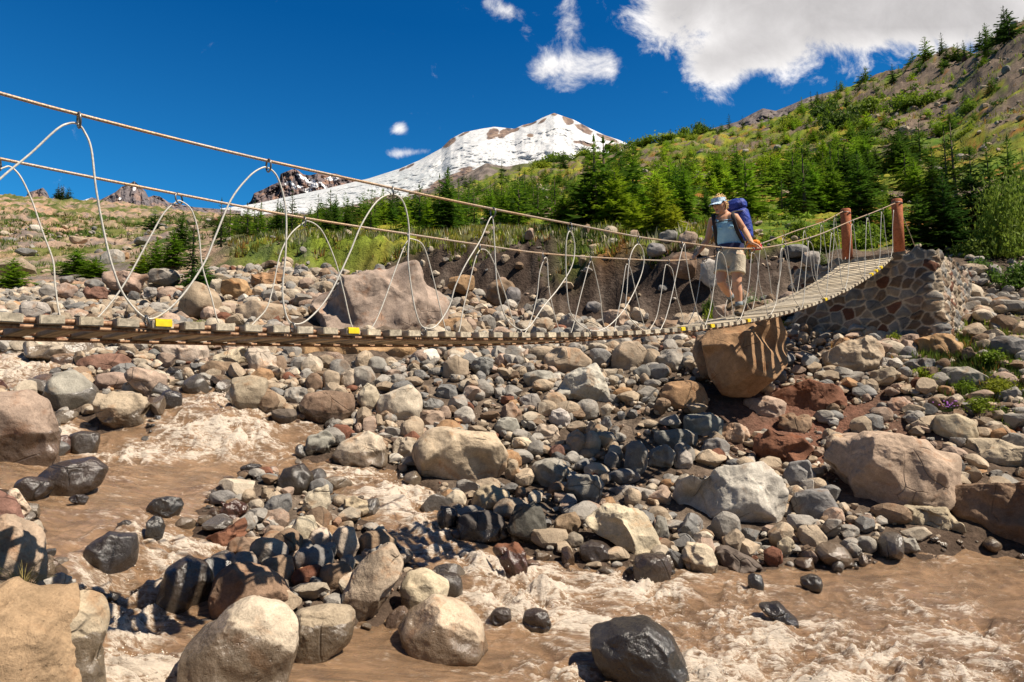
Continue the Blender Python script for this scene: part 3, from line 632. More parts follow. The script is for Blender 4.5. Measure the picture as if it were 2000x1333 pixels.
def auto_outline(x0, y0, x1, y1, seed):
    r = np.random.default_rng(seed + 1000); n = r.integers(7, 11); a = np.sort(np.linspace(0, 2 * math.pi, n, endpoint=False) + r.uniform(-.25, .25, n))
    k = r.uniform(.86, 1.06, n); cx, cy, rx, ry = (x0 + x1) / 2, (y0 + y1) / 2, (x1 - x0) / 2, (y1 - y0) / 2
    c, s = np.cos(a), np.sin(a); sup = (np.abs(c) ** 2.6 + np.abs(s) ** 2.6) ** (-1 / 2.6)
    pts = np.stack([c * sup * k, s * sup * k], 1); pts[:, 0] *= 1 / max(1e-3, np.abs(pts[:, 0]).max()); pts[:, 1] *= 1 / np.abs(pts[:, 1]).max()
    return [(cx + rx * p[0], cy + ry * p[1]) for p in pts]
def radial(pl, cx, cy, k, smooth):
    """outline in px -> metres radius by angle (z up)"""
    ang = np.linspace(-math.pi, math.pi, 361); R = np.zeros(361)
    for i, a in enumerate(ang):
        dx, dy = math.cos(a), -math.sin(a); best = 0
        for j in range(len(pl)):
            x0, y0 = pl[j][0] - cx, pl[j][1] - cy; x1, y1 = pl[(j + 1) % len(pl)][0] - cx, pl[(j + 1) % len(pl)][1] - cy
            ex, ey = x1 - x0, y1 - y0; den = dx * ey - dy * ex
            if abs(den) < 1e-9: continue
            t = (x0 * ey - y0 * ex) / den; u = (x0 * dy - y0 * dx) / den
            if t > 0 and -1e-6 <= u <= 1 + 1e-6: best = max(best, t)
        R[i] = best
    w = smooth; kk = np.hanning(2 * w + 1); kk /= kk.sum(); R = np.convolve(np.concatenate([R[-w - 1:-1], R, R[1:w + 1]]), kk, 'valid') * k
    return lambda th: np.interp(th, ang, R)
HEROES = []
def water_at(x, y): return float(water_sd(np.array([x]), np.array([y]))[0])
def hero(label, col, pts, ang=1, Y=None, dk=.8, wet=None, name='boulder', cat='boulder', group=None, ref=None, sub=None, jit=.06, cuts=(), wx=0., nz=1.0):
    seed = len(HEROES) * 7 + 3
    pl = auto_outline(*pts, seed) if not hasattr(pts[0], '__len__') else list(pts)
    xs = [p[0] for p in pl]; ys = [p[1] for p in pl]; cx, cy = sum(xs) / len(xs), sum(ys) / len(ys); w = max(xs) - min(xs); h = max(ys) - min(ys)
    cx, cy = (cx + (max(xs) + min(xs)) / 2) / 2, (cy + (max(ys) + min(ys)) / 2) / 2
    gq = gpt(min(max(cx, -600), 2500), min(max(ys), 1500)) if Y is None else None; snk = .40 if gq is not None and water_at(gq.x, gq.y) < -.05 else .13
    # sink the foot a little so that the rock sits in the ground
    pl = [(x, y + (snk * h * max(0, (y - cy) / (max(ys) - cy + 1e-6)))) for x, y in pl]
    if Y is None:
        Yf = inv(min(max(cx, -600), 2500), max(ys) - .02 * h); t0 = Yf / pxdir(cx, cy)[1]; Y = Yf + .33 * dk * w * t0 / F
    else: Y = SW(Y)
    t = Y / pxdir(cx, cy)[1]; k = t / F; half = w / 2 * k; depth = half * dk
    sub = sub or (6 if w > 105 else 5 if w > 40 else 4)
    D, Fc = ico(sub)
    V = shape_rock(D, radial(pl, cx, cy, k, 6 if ang else 12), half, depth, ang, seed, nz, cuts)
    c = P(cx, cy, Y); yaw = -math.atan2(c.x, c.y); cs, sn = math.cos(yaw), math.sin(yaw)
    V = np.stack([V[:, 0] * cs - V[:, 1] * sn, V[:, 0] * sn + V[:, 1] * cs, V[:, 2]], 1)
    zb = V[:, 2].min(); V[:, 2] -= zb; loc = (c.x, c.y, c.z + zb)
    wl = np.zeros(len(V)); wd = water_at(c.x, c.y - depth)
    if wet is None: wet = .28 * half * 2 if wd < .35 else 0.
    if wet > 0:
        wx_, wy = V[:, 0] + c.x, V[:, 1] + c.y; hz = V[:, 2] + loc[2] - base_h(wx_, wy) + wx * V[:, 0]; wl = 1 - sstep(hz, wet * .45, wet * 1.15)
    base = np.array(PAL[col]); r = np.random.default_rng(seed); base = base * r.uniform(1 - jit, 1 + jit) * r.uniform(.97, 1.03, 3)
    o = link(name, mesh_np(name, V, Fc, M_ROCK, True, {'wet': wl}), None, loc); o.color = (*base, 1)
    tag(o, label, cat, group)
    HEROES.append(dict(o=o, x=c.x, y=c.y, r=half, d=depth, px=cx, py=cy, w=w, h=h, ref=ref, box=(min(xs), min(ys), max(xs), max(ys)), label=label))
    return o
B = hero
# beyond the bridge
B('huge pinkish grey slab boulder with a pointed top behind the bridge', 'slab', [(560, 668), (592, 602), (640, 566), (700, 535), (772, 510), (815, 505), (850, 540), (888, 582), (886, 640), (862, 672), (600, 684)], 1, 15.9, .7, ref='the huge pinkish slab', sub=6, cuts=[((.75, -.6, .3), .72)])
B('long orange brown boulder low behind the middle of the bridge', 'orange', [(562, 670), (820, 672), (812, 694), (762, 728), (690, 727), (620, 722), (570, 706)], 0, 13.6, .5, ref='the long orange boulder under the deck')
B('small orange boulder against the right foot of the huge pinkish slab', 'orange', (845, 620, 925, 655), 0, 15.6)
B('grey brown boulder at the foot of the cut bank right of the pinkish slab', 'brown', (945, 545, 1010, 596), 0, 19.0, ref='the grey brown boulder by the cut bank')
B('ochre boulder half buried in the bank beside the pinkish slab', 'orange', (872, 535, 932, 572), 0, 20.3)
B('pale grey rock in front of the shaded bank below the near cable', 'grey', (1040, 580, 1078, 622), 1)
B('light grey rock beyond the deck with a flat left face', 'grey', (1088, 613, 1142, 648), 1)
B('tan blocky rock beyond the deck between two rope loops', 'pink', (1172, 603, 1232, 646), 1, ref='the tan block beyond the deck')
B('rounded grey rock beyond the deck right of the tan block', 'slate', (1142, 588, 1176, 612), 0)
B('dark rounded rock leaning on the grey brown boulder under the bank', 'slate', (986, 560, 1018, 598), 0, 18.7)
B('brown rock sunk in the bank foot left of the hiker', 'brown', (1255, 622, 1342, 655), 1, 15.6)
B('pale boulder in the bank behind the hiker at hip height', 'white', (1366, 500, 1408, 560), 0, 16.6, ref='the pale boulder behind the hiker')
B('brown boulder on the bank below the far cable left of the hiker', 'brown', (1304, 492, 1362, 545), 0, 17.0)
B('grey boulder on the rim of the bank left of the hiker', 'slate', (1287, 449, 1324, 474), 1, 17.8)
B('reddish boulder on the rim of the bank nearest the hiker', 'pink', (1324, 450, 1364, 482), 0, 17.6)
B('big rounded rock on the bank just behind the far cable', 'slate', (1262, 474, 1300, 500), 0, 17.6)
B('pale boulder on the slope behind the bridge ropes right of the hiker', 'grey', (1567, 488, 1602, 522), 0, 16.9)
B('low grey boulder in the grass behind the ropes', 'slate', (1530, 478, 1580, 502), 0, 17.9)
B('reddish rock on the slope beneath the ropes beside the hiker boots', 'pink', (1390, 590, 1432, 640), 1, 14.2)
B('brown rubble block behind the hiker boot', 'brown', (1452, 588, 1500, 620), 1, 14.3)
B('grey rounded rock showing above the deck at the far left', 'grey', (42, 584, 98, 626), 0, 15.2, ref='the grey rock above the left of the deck')
B('smooth tan boulder with a ridge beside the small green conifer', 'tan', [(352, 600), (360, 565), (380, 551), (410, 560), (430, 585), (425, 612), (360, 614)], 0, 15.9, ref='the smooth tan boulder above the deck')
B('flat pale grey boulder behind the slender conifer', 'grey', (286, 524, 352, 556), 0, 22)
B('reddish brown flat rock among the stones left of the tan boulder', 'red', (164, 560, 222, 582), 1, 18.0)
B('rounded grey boulder on the rubble crest at left', 'slate', (166, 545, 202, 566), 0, 20)
B('pinkish grey boulder on the rubble crest above the red rock', 'pink', (110, 552, 150, 582), 0, 19.6)
B('grey boulder left of the pinkish one on the rubble crest', 'grey', (76, 556, 112, 582), 0, 19.2)
B('flat tan slab lying across the rubble crest', 'pink', (205, 530, 290, 566), 1, 20.5)
B('orange layered slab on the rubble between conifer and pinkish slab', 'orange', (482, 532, 584, 562), 1, 20.5, ref='the orange layered slab')
B('broken orange slab lying below the layered slab', 'orange', (430, 545, 496, 582), 1, 18.6)
B('large tan orange boulder lying low behind the deck', 'tan', (455, 586, 562, 640), 0, 15.8, ref='the low tan orange boulder')
B('pinkish boulder between two white rope legs at left', 'pink', (422, 590, 462, 616), 0, 16.3)
B('grey rock between rope legs right of the tan boulder', 'grey', (280, 560, 306, 582), 1, 18.2)
# below the bridge, left
B('pale tan boulder under the left end of the bridge', 'pale', [(55, 668), (175, 668), (178, 690), (165, 716), (110, 722), (62, 700)], 0, 12.0, ref='the pale tan boulder under the left deck')
B('reddish boulder under the deck beside the upper pool', 'red', (156, 692, 264, 738), 0, 11.5)
B('big pale boulder with a dark wet underside under the deck', 'pale', [(318, 678), (345, 668), (398, 670), (408, 700), (396, 728), (355, 722), (325, 700)], 1, 12.2, ref='the big pale boulder under the deck')
B('brown wet boulder right of the big pale boulder under the deck', 'brown', (394, 704, 476, 752), 0, 11.4)
B('sloping pale slab leaning behind the brown wet boulder', 'cream', [(402, 718), (420, 695), (470, 676), (492, 678), (478, 705), (440, 722)], 1, 12.0)
B('tan grey boulder with a shaded right side under the deck', 'pale', [(476, 690), (482, 678), (520, 680), (541, 700), (545, 740), (520, 745), (490, 722)], 1, 11.8)
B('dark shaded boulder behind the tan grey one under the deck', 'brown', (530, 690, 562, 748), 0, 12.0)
B('black shiny wedge of rock above the cascade', 'black', (316, 716, 386, 758), 1, 11.3, wet=.5)
B('small white tan rock under the deck left of the big pale boulder', 'white', (205, 676, 252, 706), 1, 12.6)
B('tan rock in the jumble under the deck beside the white one', 'tan', (262, 684, 306, 716), 1, 12.4)
B('brown wet rock dipping into the upper pool', 'brown', (95, 690, 160, 735), 0, 11.6)
B('big pale boulder with a brown flank standing in the left edge of the river', 'pink', [(-30, 775), (10, 765), (55, 760), (85, 785), (100, 830), (112, 855), (108, 885), (60, 908), (10, 890), (-30, 860)], 0, None, .9, ref='the big pale boulder at the left river edge', sub=6, wet=.3, wx=-.3)
B('grey boulder with a wet black foot behind the left cascade', 'grey', [(93, 772), (100, 745), (120, 726), (150, 724), (185, 760), (187, 790), (170, 808), (110, 800)], 0, None, .85, ref='the grey boulder with a black foot', wet=.35)
B('big grey tan block with an orange corner at the head of the cascade', 'tan', [(183, 770), (198, 764), (270, 768), (298, 800), (293, 835), (255, 848), (220, 838), (192, 805)], 1, None, .85, ref='the grey tan block at the cascade head', sub=6, wet=.2)
B('pink boulder above the grey tan block', 'pink', (190, 727, 271, 768), 0, ref='the pink boulder above the cascade')
B('long pinkish orange boulder right of the pink boulder', 'pink', [(244, 735), (260, 718), (320, 728), (324, 762), (300, 780), (268, 760)], 0)
B('dark shiny cobble where the cascade pours over', 'black', (310, 760, 360, 798), 0, wet=.6)
B('tan orange boulder standing in the cascade with a rounded top', 'tan', [(449, 770), (455, 740), (490, 733), (522, 740), (522, 765), (503, 795), (465, 806)], 0, ref='the tan orange boulder in the cascade')
B('dark grey brown boulder right of the cascade', 'brown', (494, 758, 548, 808), 0)
B('brown rounded boulder at the right edge of the cascade', 'dark', (530, 798, 580, 822), 0)
B('big dark brown wet boulder at the top of the main pool', 'brown', [(584, 800), (598, 770), (640, 763), (690, 770), (692, 800), (670, 828), (610, 826)], 0, ref='the big dark brown boulder by the pool')
B('grey angular rock on top of the rubble left of the pool boulder', 'grey', (553, 754, 606, 792), 1)
B('red cobble in the foam below the big left boulder', 'rust', (110, 850, 140, 884), 0, wet=.3)
B('dark rounded rock awash in the left foam', 'dark', (138, 838, 192, 886), 0, wet=.6)
B('dark brown slab awash at the left of the main pool', 'dark', [(80, 930), (110, 905), (175, 893), (202, 915), (190, 940), (140, 958), (90, 962)], 0, wet=.5, ref='the dark slab awash at left')
B('low dark rock beside the slab awash at left', 'dark', (30, 930, 100, 968), 0, wet=.6)
B('small dark rock alone in the main pool', 'black', (136, 966, 172, 982), 0, wet=.5)
B('black shiny rock upright in the pool above the drop', 'black', (288, 970, 356, 1008), 1, wet=.6, ref='the black rock above the drop')
B('black rock splitting the flow just below the upright one', 'black', (283, 1003, 322, 1056), 1, wet=.7)
B('wet black boulder in the white water at the left drop', 'black', (168, 1036, 266, 1108), 0, wet=.8, ref='the wet black boulder in the drop')
B('small brown rock at the lip of the left drop', 'dark', (228, 1016, 262, 1036), 1, wet=.6)
B('brown dome of rock with water sheeting over its left side', 'dark', [(305, 1170), (325, 1110), (365, 1086), (402, 1105), (422, 1150), (408, 1180), (350, 1186)], 0, None, .8, wet=.8, ref='the brown dome in the cascade')
# left bank
B('massive tan and orange bedrock block filling the lower left corner', 'ochre', [(-90, 1135), (-20, 1150), (30, 1132), (75, 1156), (118, 1150), (135, 1175), (128, 1230), (140, 1300), (136, 1520), (-90, 1520)], 1, 3.45, 1.0, wet=0, ref='the tan bedrock in the corner', sub=6, cuts=[((.15, -.55, .85), .72), ((.55, -.8, .15), .72), ((-.3, -.9, .2), .8)])
B('tan grey wall of rock between the corner bedrock and the left cascade', 'tan', [(112, 1172), (128, 1152), (160, 1158), (196, 1176), (205, 1212), (192, 1262), (203, 1330), (198, 1500), (118, 1500), (122, 1300), (108, 1230)], 1, 3.62, 1.2, wet=.25, wx=-.6, ref='the rock wall by the left cascade')
B('tall red and pink rock on the left edge above the corner bedrock', 'pink', [(-80, 1010), (-10, 1000), (40, 1015), (72, 1045), (84, 1100), (75, 1150), (20, 1170), (-80, 1170)], 1, 4.3, .8, wet=0, ref='the pink rock at the left edge')
B('dark red rock at the left edge behind the pink one', 'red', [(-60, 960), (-10, 955), (20, 975), (40, 1010), (20, 1040), (-60, 1050)], 1, 4.9, .8, wet=0)
B('cream coloured square block beside the dark red rock', 'cream', [(12, 962), (28, 946), (58, 992), (52, 1006), (38, 1002)], 1, 5.2, .7, wet=0)
B('grey wedge of rock on the lip of the corner bedrock', 'grey', [(88, 1130), (120, 1118), (148, 1135), (140, 1150), (95, 1148)], 1, 4.15, .7, wet=0)
# island
B('huge pale tan boulder at the bottom left with a wet dark left side', 'pale', [(362, 1300), (366, 1262), (418, 1206), (490, 1172), (546, 1186), (575, 1216), (575, 1265), (560, 1306), (540, 1345), (385, 1350)], 0, None, .85, ref='the huge pale boulder at the bottom', sub=6, wet=.42, wx=.55)
B('smooth flat topped brown boulder right of the huge bottom boulder', 'tan', [(566, 1222), (585, 1190), (640, 1185), (688, 1195), (695, 1220), (680, 1245), (620, 1275), (575, 1268)], 0, ref='the flat brown boulder', wet=.2)
B('rounded boulder with a cream cap standing in the smooth water', 'cream', [(778, 1226), (798, 1195), (850, 1166), (905, 1178), (942, 1222), (958, 1258), (900, 1268), (830, 1273), (795, 1258)], 0, None, .85, ref='the cream capped boulder', sub=6, wet=.24, wx=.5)
B('cream speckled boulder behind the cream capped one', 'cream', [(782, 1150), (795, 1118), (830, 1112), (880, 1140), (872, 1165), (820, 1195), (790, 1185)], 0)
B('dark wet boulder tucked behind the speckled boulder', 'dark', (830, 1116, 908, 1172), 0, wet=.8)
B('tall leaning boulder striped by the shadow of the planks', 'tan', [(666, 1165), (688, 1120), (735, 1068), (765, 1064), (787, 1100), (781, 1135), (745, 1175), (700, 1209), (674, 1196)], 0, None, .8, ref='the tall striped boulder', sub=6, wet=.16)
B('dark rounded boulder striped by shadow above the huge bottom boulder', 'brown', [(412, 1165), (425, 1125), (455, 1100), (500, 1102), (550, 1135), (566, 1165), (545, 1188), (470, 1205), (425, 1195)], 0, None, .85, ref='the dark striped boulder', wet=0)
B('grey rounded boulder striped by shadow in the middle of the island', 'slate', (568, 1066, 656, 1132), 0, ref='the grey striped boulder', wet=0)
B('brown boulder in shadow between the grey and dark striped boulders', 'brown', (508, 1084, 576, 1148), 0, wet=0)
B('small oval boulder striped by shadow left of the tall one', 'brown', (622, 1098, 690, 1155), 0, wet=0)
B('brown domed boulder at the right end of the island', 'brown', (692, 1035, 778, 1092), 0, wet=0)
B('reddish brown slab tilted at the left end of the island', 'rust', [(400, 1055), (415, 1042), (480, 1012), (486, 1030), (478, 1060), (425, 1072)], 1, ref='the reddish tilted slab', wet=0)
B('dark red wet rock above the tilted slab', 'rust', (425, 975, 482, 1020), 1, wet=.4)
B('brown block below the reddish tilted slab', 'brown', (440, 1048, 508, 1100), 1, wet=0)
B('smooth grey ovoid at the top left of the island', 'slate', (408, 958, 460, 984), 0, wet=0)
B('flat grey boulder near the top of the island', 'slate', [(508, 1000), (530, 970), (565, 966), (570, 990), (548, 1012), (520, 1014)], 0, wet=0, ref='the flat grey boulder of the island')
B('pale upright wedge at the top right of the island', 'pale', [(588, 1000), (598, 960), (640, 948), (646, 985), (628, 1012), (605, 1010)], 1, wet=0)
B('pale grey boulder in the centre of the island', 'pale', [(566, 1040), (580, 1010), (610, 1008), (622, 1040), (605, 1072), (575, 1072)], 0, wet=0)
B('rounded pale boulder beside the centre one on the island', 'pale', (600, 1030, 650, 1078), 0, wet=0)
B('pale knobbly boulder standing on the right of the island', 'pale', (646, 1022, 702, 1096), 0, wet=0)
B('tan boulder at the upper right edge of the island', 'tan', (670, 966, 722, 1008), 1, wet=0)
B('dark red wet boulder at the top of the island by the water', 'dark', [(538, 945), (555, 915), (590, 905), (612, 930), (605, 960), (565, 968)], 0, wet=.5, ref='the dark red wet boulder of the island')
B('black wet rock at the top left corner of the island', 'black', (470, 905, 512, 922), 0, wet=.4)
B('grey brown rock in the water left of the dark red boulder', 'slate', (498, 924, 545, 948), 0, wet=.1)
B('pinkish cobble on the crown of the island', 'pink', (516, 1026, 556, 1060), 0, wet=0)
B('white cobble low on the crown of the island', 'white', (512, 1052, 548, 1078), 0, wet=0)
B('small tan rock below the crown of the island', 'tan', (548, 1072, 600, 1100), 1, wet=0)
# middle field
B('massive tan boulder overhanging the stream in the middle of the riverbed', 'cream', [(804, 888), (815, 860), (838, 839), (866, 833), (908, 844), (978, 848), (995, 872), (990, 923), (950, 940), (897, 948), (852, 942), (822, 920)], 0, None, .75, ref='the massive tan boulder', sub=6, wet=0)
B('grey block leaning against the right side of the massive tan boulder', 'tan', (985, 895, 1016, 946), 1, wet=0)
B('tan boulder with an orange stained foot beside the stream', 'pale', [(643, 898), (668, 863), (715, 840), (740, 852), (756, 868), (754, 903), (715, 913), (672, 914)], 1, None, .8, ref='the orange footed boulder', sub=5)
B('speckled grey boulder left of the orange footed boulder', 'grey', [(594, 880), (602, 852), (635, 840), (655, 850), (650, 885), (620, 896)], 1)
B('bright rust red stone perched beside the speckled boulder', 'rust', (646, 828, 692, 868), 0, wet=0)
B('pale block between the orange footed boulder and the massive tan one', 'pale', (765, 852, 818, 896), 1, wet=0)
B('brown block right of the dark pool boulder', 'pink', (820, 797, 872, 838), 1, wet=0)
B('large pale tan boulder in the middle of the rubble', 'pale', [(735, 795), (742, 775), (800, 751), (822, 770), (826, 800), (815, 820), (770, 822), (740, 812)], 0, None, .85, ref='the large pale boulder', wet=0)
B('pale upright stone left of the large pale boulder', 'pale', (697, 747, 746, 803), 0, wet=0)
B('rounded grey stone topping the rubble heap', 'grey', (684, 714, 736, 758), 0, wet=0, ref='the grey stone topping the heap')
B('grey stone behind the heap under the deck', 'grey', (714, 694, 756, 732), 0, wet=0)
B('tall tan stone left of the heap top', 'tan', (630, 722, 664, 764), 0, wet=0)
B('upright tan stone between heap and tall stone', 'pale', (664, 718, 696, 762), 1, wet=0)
B('brown stone at the left of the rubble heap', 'brown', (596, 728, 632, 768), 0, wet=0)
B('grey angular stone right of the large pale boulder', 'slate', (850, 747, 896, 786), 1, wet=0)
B('flat blue grey slab lying right of the large pale boulder', 'slate', (824, 778, 868, 802), 1, wet=0)
B('tan boulder streaked with orange behind the gravel patch', 'tan', [(860, 735), (866, 708), (890, 693), (915, 705), (916, 730), (895, 745)], 0, None, .85, wet=0, ref='the orange streaked boulder')
B('grey rock right of the orange streaked boulder', 'slate', (917, 697, 966, 738), 1, wet=0)
B('pale rock under the deck above the gravel patch', 'pink', (964, 690, 996, 722), 1, wet=0)
B('grey rock on the far side of the gravel patch', 'grey', (1020, 722, 1084, 758), 0, wet=0)
B('large angular whitish boulder with chipped faces', 'white', [(1087, 765), (1105, 730), (1135, 712), (1165, 708), (1182, 735), (1196, 780), (1190, 797), (1160, 792), (1120, 786), (1095, 778)], 1, None, .8, ref='the angular whitish boulder', sub=6, wet=0)
B('domed boulder with an orange top behind the whitish boulder', 'tan', [(1056, 712), (1068, 690), (1095, 676), (1130, 682), (1160, 708), (1140, 728), (1080, 728)], 0, None, .8, wet=0, ref='the orange topped dome')
B('round grey boulder with an orange spot', 'slate', (1148, 678, 1196, 718), 0, wet=0)
B('large round brown boulder cleft on its right side', 'tan', [(1192, 720), (1195, 690), (1215, 668), (1245, 666), (1264, 685), (1262, 715), (1240, 724)], 0, None, .85, wet=0, ref='the round brown boulder')
B('tan angular block left of the whitish boulder', 'pink', [(953, 815), (980, 795), (1000, 784), (1018, 800), (1020, 825), (975, 828)], 1, wet=0)
B('grey boulder left of the round tan one below the whitish boulder', 'grey', (1012, 768, 1058, 798), 0, wet=0)
B('round tan boulder below the whitish boulder', 'tan', (1058, 766, 1108, 806), 0, wet=0)
B('small pale block with a square top right of the round tan boulder', 'white', (1072, 796, 1118, 836), 1, wet=0)
B('tall tan stone standing among the middle cobbles', 'tan', [(1102, 885), (1108, 850), (1130, 837), (1145, 852), (1144, 880), (1125, 890)], 1, wet=0)
B('pale triangular stone left of the tall tan stone', 'pale', (1043, 828, 1098, 864), 1, wet=0)
B('grey oblong stone above the massive tan boulder', 'grey', (962, 814, 1016, 848), 0, wet=0)
B('flat cream stone right of the massive tan boulder', 'cream', (996, 853, 1040, 876), 0, wet=0)
B('round dark red stone in the shade below the tall tan stone', 'red', (1072, 866, 1104, 904), 0, wet=0)
B('orange brown boulder left of the big boulder under the bridge', 'orange', [(1288, 775), (1300, 750), (1345, 742), (1375, 752), (1382, 785), (1365, 802), (1300, 800)], 0, None, .85, wet=0, ref='the orange brown boulder')
B('small orange stone right of the whitish boulder', 'orange', (1196, 755, 1238, 784), 0, wet=0)
B('grey stone left of the orange brown boulder', 'slate', (1235, 712, 1275, 745), 0, wet=0)
B('grey brown rock above the orange brown boulder', 'grey', (1283, 680, 1338, 728), 1, wet=0)
B('small reddish rock under the deck near the round boulder', 'red', (1278, 674, 1308, 692), 0, wet=0)
B('huge orange brown boulder under the bridge striped by plank shadows', 'orange', [(1372, 660), (1392, 632), (1450, 622), (1528, 612), (1542, 650), (1540, 700), (1510, 730), (1468, 757), (1412, 757), (1385, 725)], 1, 10.7, .85, wet=0, ref='the huge boulder under the bridge', sub=6, nz=.3, cuts=[((.62, -.72, .30), .42), ((-.45, -.85, -.25), .62), ((.1, -.6, -.8), .7)])
B('smaller brown boulder behind the huge one under the bridge', 'brown', [(1352, 690), (1362, 655), (1395, 650), (1400, 720), (1372, 735)], 0, 11.4, wet=0)
# right side
B('tan slab boulder tilted in front of the stone abutment', 'tan', [(1610, 712), (1614, 690), (1640, 668), (1700, 654), (1722, 678), (1714, 715), (1668, 734), (1622, 732)], 1, None, .8, wet=0, ref='the slab in front of the abutment')
B('brown grained boulder below the right corner of the abutment', 'orange', [(1785, 690), (1790, 665), (1830, 650), (1868, 652), (1880, 688), (1850, 705), (1800, 702)], 1, None, .8, wet=0, ref='the brown grained boulder')
B('grey boulder between the tilted slab and the brown grained boulder', 'pink', (1752, 653, 1800, 682), 0, wet=0)
B('dark rounded boulder below the grey one', 'slate', (1752, 676, 1792, 708), 0, wet=0)
B('pale grey boulder in the grass at the right bank', 'grey', [(1840, 735), (1848, 718), (1890, 716), (1924, 738), (1918, 758), (1860, 756)], 0, None, .8, wet=0, ref='the grey boulder in the grass')
B('blue grey rock above the purple flowers', 'slate', (1766, 698, 1828, 732), 1, wet=0)
B('dark rock behind the grass at the right edge', 'slate', (1930, 656, 2000, 700), 0, wet=0)
B('tan brown boulder below the tilted slab', 'tan', [(1694, 750), (1705, 725), (1740, 717), (1758, 732), (1735, 750), (1705, 760)], 0, wet=0)
B('small grey cube of rock left of the purple flowers', 'pink', (1734, 775, 1782, 812), 1, wet=0)
B('red crusty bedrock step below the abutment boulders', 'rust', [(1500, 790), (1515, 765), (1580, 742), (1640, 755), (1648, 790), (1600, 812), (1530, 812)], 1, None, .7, wet=0, ref='the red crusty bedrock')
B('tan brown block left of the red crusty bedrock', 'pink', [(1450, 800), (1455, 778), (1500, 774), (1535, 785), (1528, 818), (1470, 820)], 1, None, .8, wet=0)
B('brown block under the red crusty bedrock', 'brown', (1518, 806, 1584, 848), 1, wet=0)
B('reddish ledge left of the huge tan round boulder', 'rust', [(1465, 860), (1500, 835), (1560, 850), (1585, 875), (1540, 915), (1480, 890)], 1, None, .6, wet=0)
B('round pale boulder below the purple flowers', 'tan', [(1826, 838), (1835, 812), (1870, 807), (1900, 825), (1902, 852), (1880, 868), (1845, 864)], 0, None, .85, wet=0, ref='the round boulder below the flowers')
B('huge rounded tan boulder with cracked face on the right bank', 'tan', [(1612, 900), (1625, 865), (1690, 845), (1750, 848), (1822, 860), (1858, 892), (1850, 950), (1812, 988), (1700, 1004), (1662, 975), (1640, 935), (1618, 928)], 1, None, .8, wet=0, ref='the huge cracked tan boulder', sub=6)
B('tan slab boulder above the dark ledge at the right edge', 'tan', [(1886, 875), (1895, 858), (1950, 858), (2010, 880), (2020, 905), (1960, 910), (1910, 922), (1890, 900)], 1, None, .8, wet=0, ref='the tan slab at the right edge')
B('layered brown ledge at the right edge above the water', 'brown', [(1838, 960), (1870, 952), (1960, 935), (2080, 915), (2090, 1045), (1990, 1070), (1900, 1050), (1860, 1000)], 1, None, .6, wet=0, ref='the layered ledge', sub=6)
B('low tan slab under the layered ledge', 'tan', [(1745, 1003), (1775, 990), (1860, 992), (1890, 1025), (1850, 1045), (1780, 1030)], 1, None, .6, wet=0)
B('grey stone beside the ledge at the right edge', 'grey', (1955, 845, 2010, 885), 0, wet=0)
B('orange tan wedge on top of the huge cracked boulder', 'cream', (1650, 818, 1706, 858), 1, 10.4, wet=0)
B('small tan block behind the huge cracked boulder', 'tan', (1700, 814, 1748, 848), 1, 10.5, wet=0)
B('grey rock in the shade left of the huge cracked boulder', 'slate', [(1526, 935), (1545, 905), (1580, 898), (1592, 930), (1570, 958), (1535, 955)], 1, wet=0)
B('smooth dark boulder in shade under the cracked boulder', 'slate', [(1545, 985), (1560, 960), (1615, 955), (1642, 1000), (1628, 1022), (1570, 1012)], 0, wet=0)
B('massive whitish fractured boulder on the right bank', 'white', [(1304, 950), (1318, 924), (1380, 918), (1440, 912), (1490, 902), (1526, 935), (1545, 975), (1522, 1005), (1520, 1030), (1450, 1034), (1345, 1012), (1312, 990)], 1, None, .7, wet=0, ref='the massive whitish boulder', sub=6)
B('grey squared slab left of the massive whitish boulder', 'grey', [(1160, 990), (1170, 952), (1230, 950), (1284, 958), (1284, 1010), (1200, 1012)], 1, 8.3, .6, wet=0, ref='the grey squared slab')
B('flat tan topped slab tilted towards the water', 'cream', [(1141, 1018), (1180, 986), (1215, 984), (1258, 1000), (1296, 1060), (1286, 1087), (1222, 1066), (1165, 1038)], 1, None, .7, wet=0, ref='the tan topped slab', sub=6)
B('angular boulder barred by plank shadows above the grey slab', 'grey', [(1098, 960), (1112, 930), (1165, 925), (1182, 945), (1172, 985), (1130, 992)], 1, None, .8, wet=0)
B('large grey rock in the plank shadow right of the tan boulder', 'grey', [(1030, 930), (1045, 900), (1090, 895), (1118, 920), (1100, 955), (1050, 958)], 1, None, .85, wet=0)
B('tan orange boulder below the massive tan boulder', 'tan', [(912, 985), (925, 955), (960, 945), (992, 960), (1003, 990), (985, 1008), (940, 1002)], 1, None, .8, ref='the tan orange boulder by the channel')
B('round pale boulder below the massive tan boulder', 'pale', (868, 957, 914, 996), 0, wet=.05)
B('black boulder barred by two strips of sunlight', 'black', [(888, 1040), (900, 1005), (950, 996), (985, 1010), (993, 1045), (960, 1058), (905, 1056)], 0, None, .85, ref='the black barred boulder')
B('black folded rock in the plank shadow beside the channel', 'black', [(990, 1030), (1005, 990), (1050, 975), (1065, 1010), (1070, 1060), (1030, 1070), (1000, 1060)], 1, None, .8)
B('dark rounded rock left of the black barred boulder', 'dark', (852, 985, 896, 1030), 0, wet=.5)
B('blocky brown stone right of the black folded rock', 'brown', [(1075, 1040), (1085, 1010), (1125, 1000), (1135, 1020), (1120, 1058), (1090, 1060)], 1, wet=0)
B('red faced rock standing in the rapids', 'rust', [(958, 1075), (975, 1060), (1020, 1062), (1032, 1090), (1030, 1138), (1005, 1130), (985, 1110)], 1, None, .7, wet=.3, ref='the red faced rock')
B('dark wet boulder at the water edge below the tan topped slab', 'dark', (1228, 1080, 1312, 1142), 0, wet=.6)
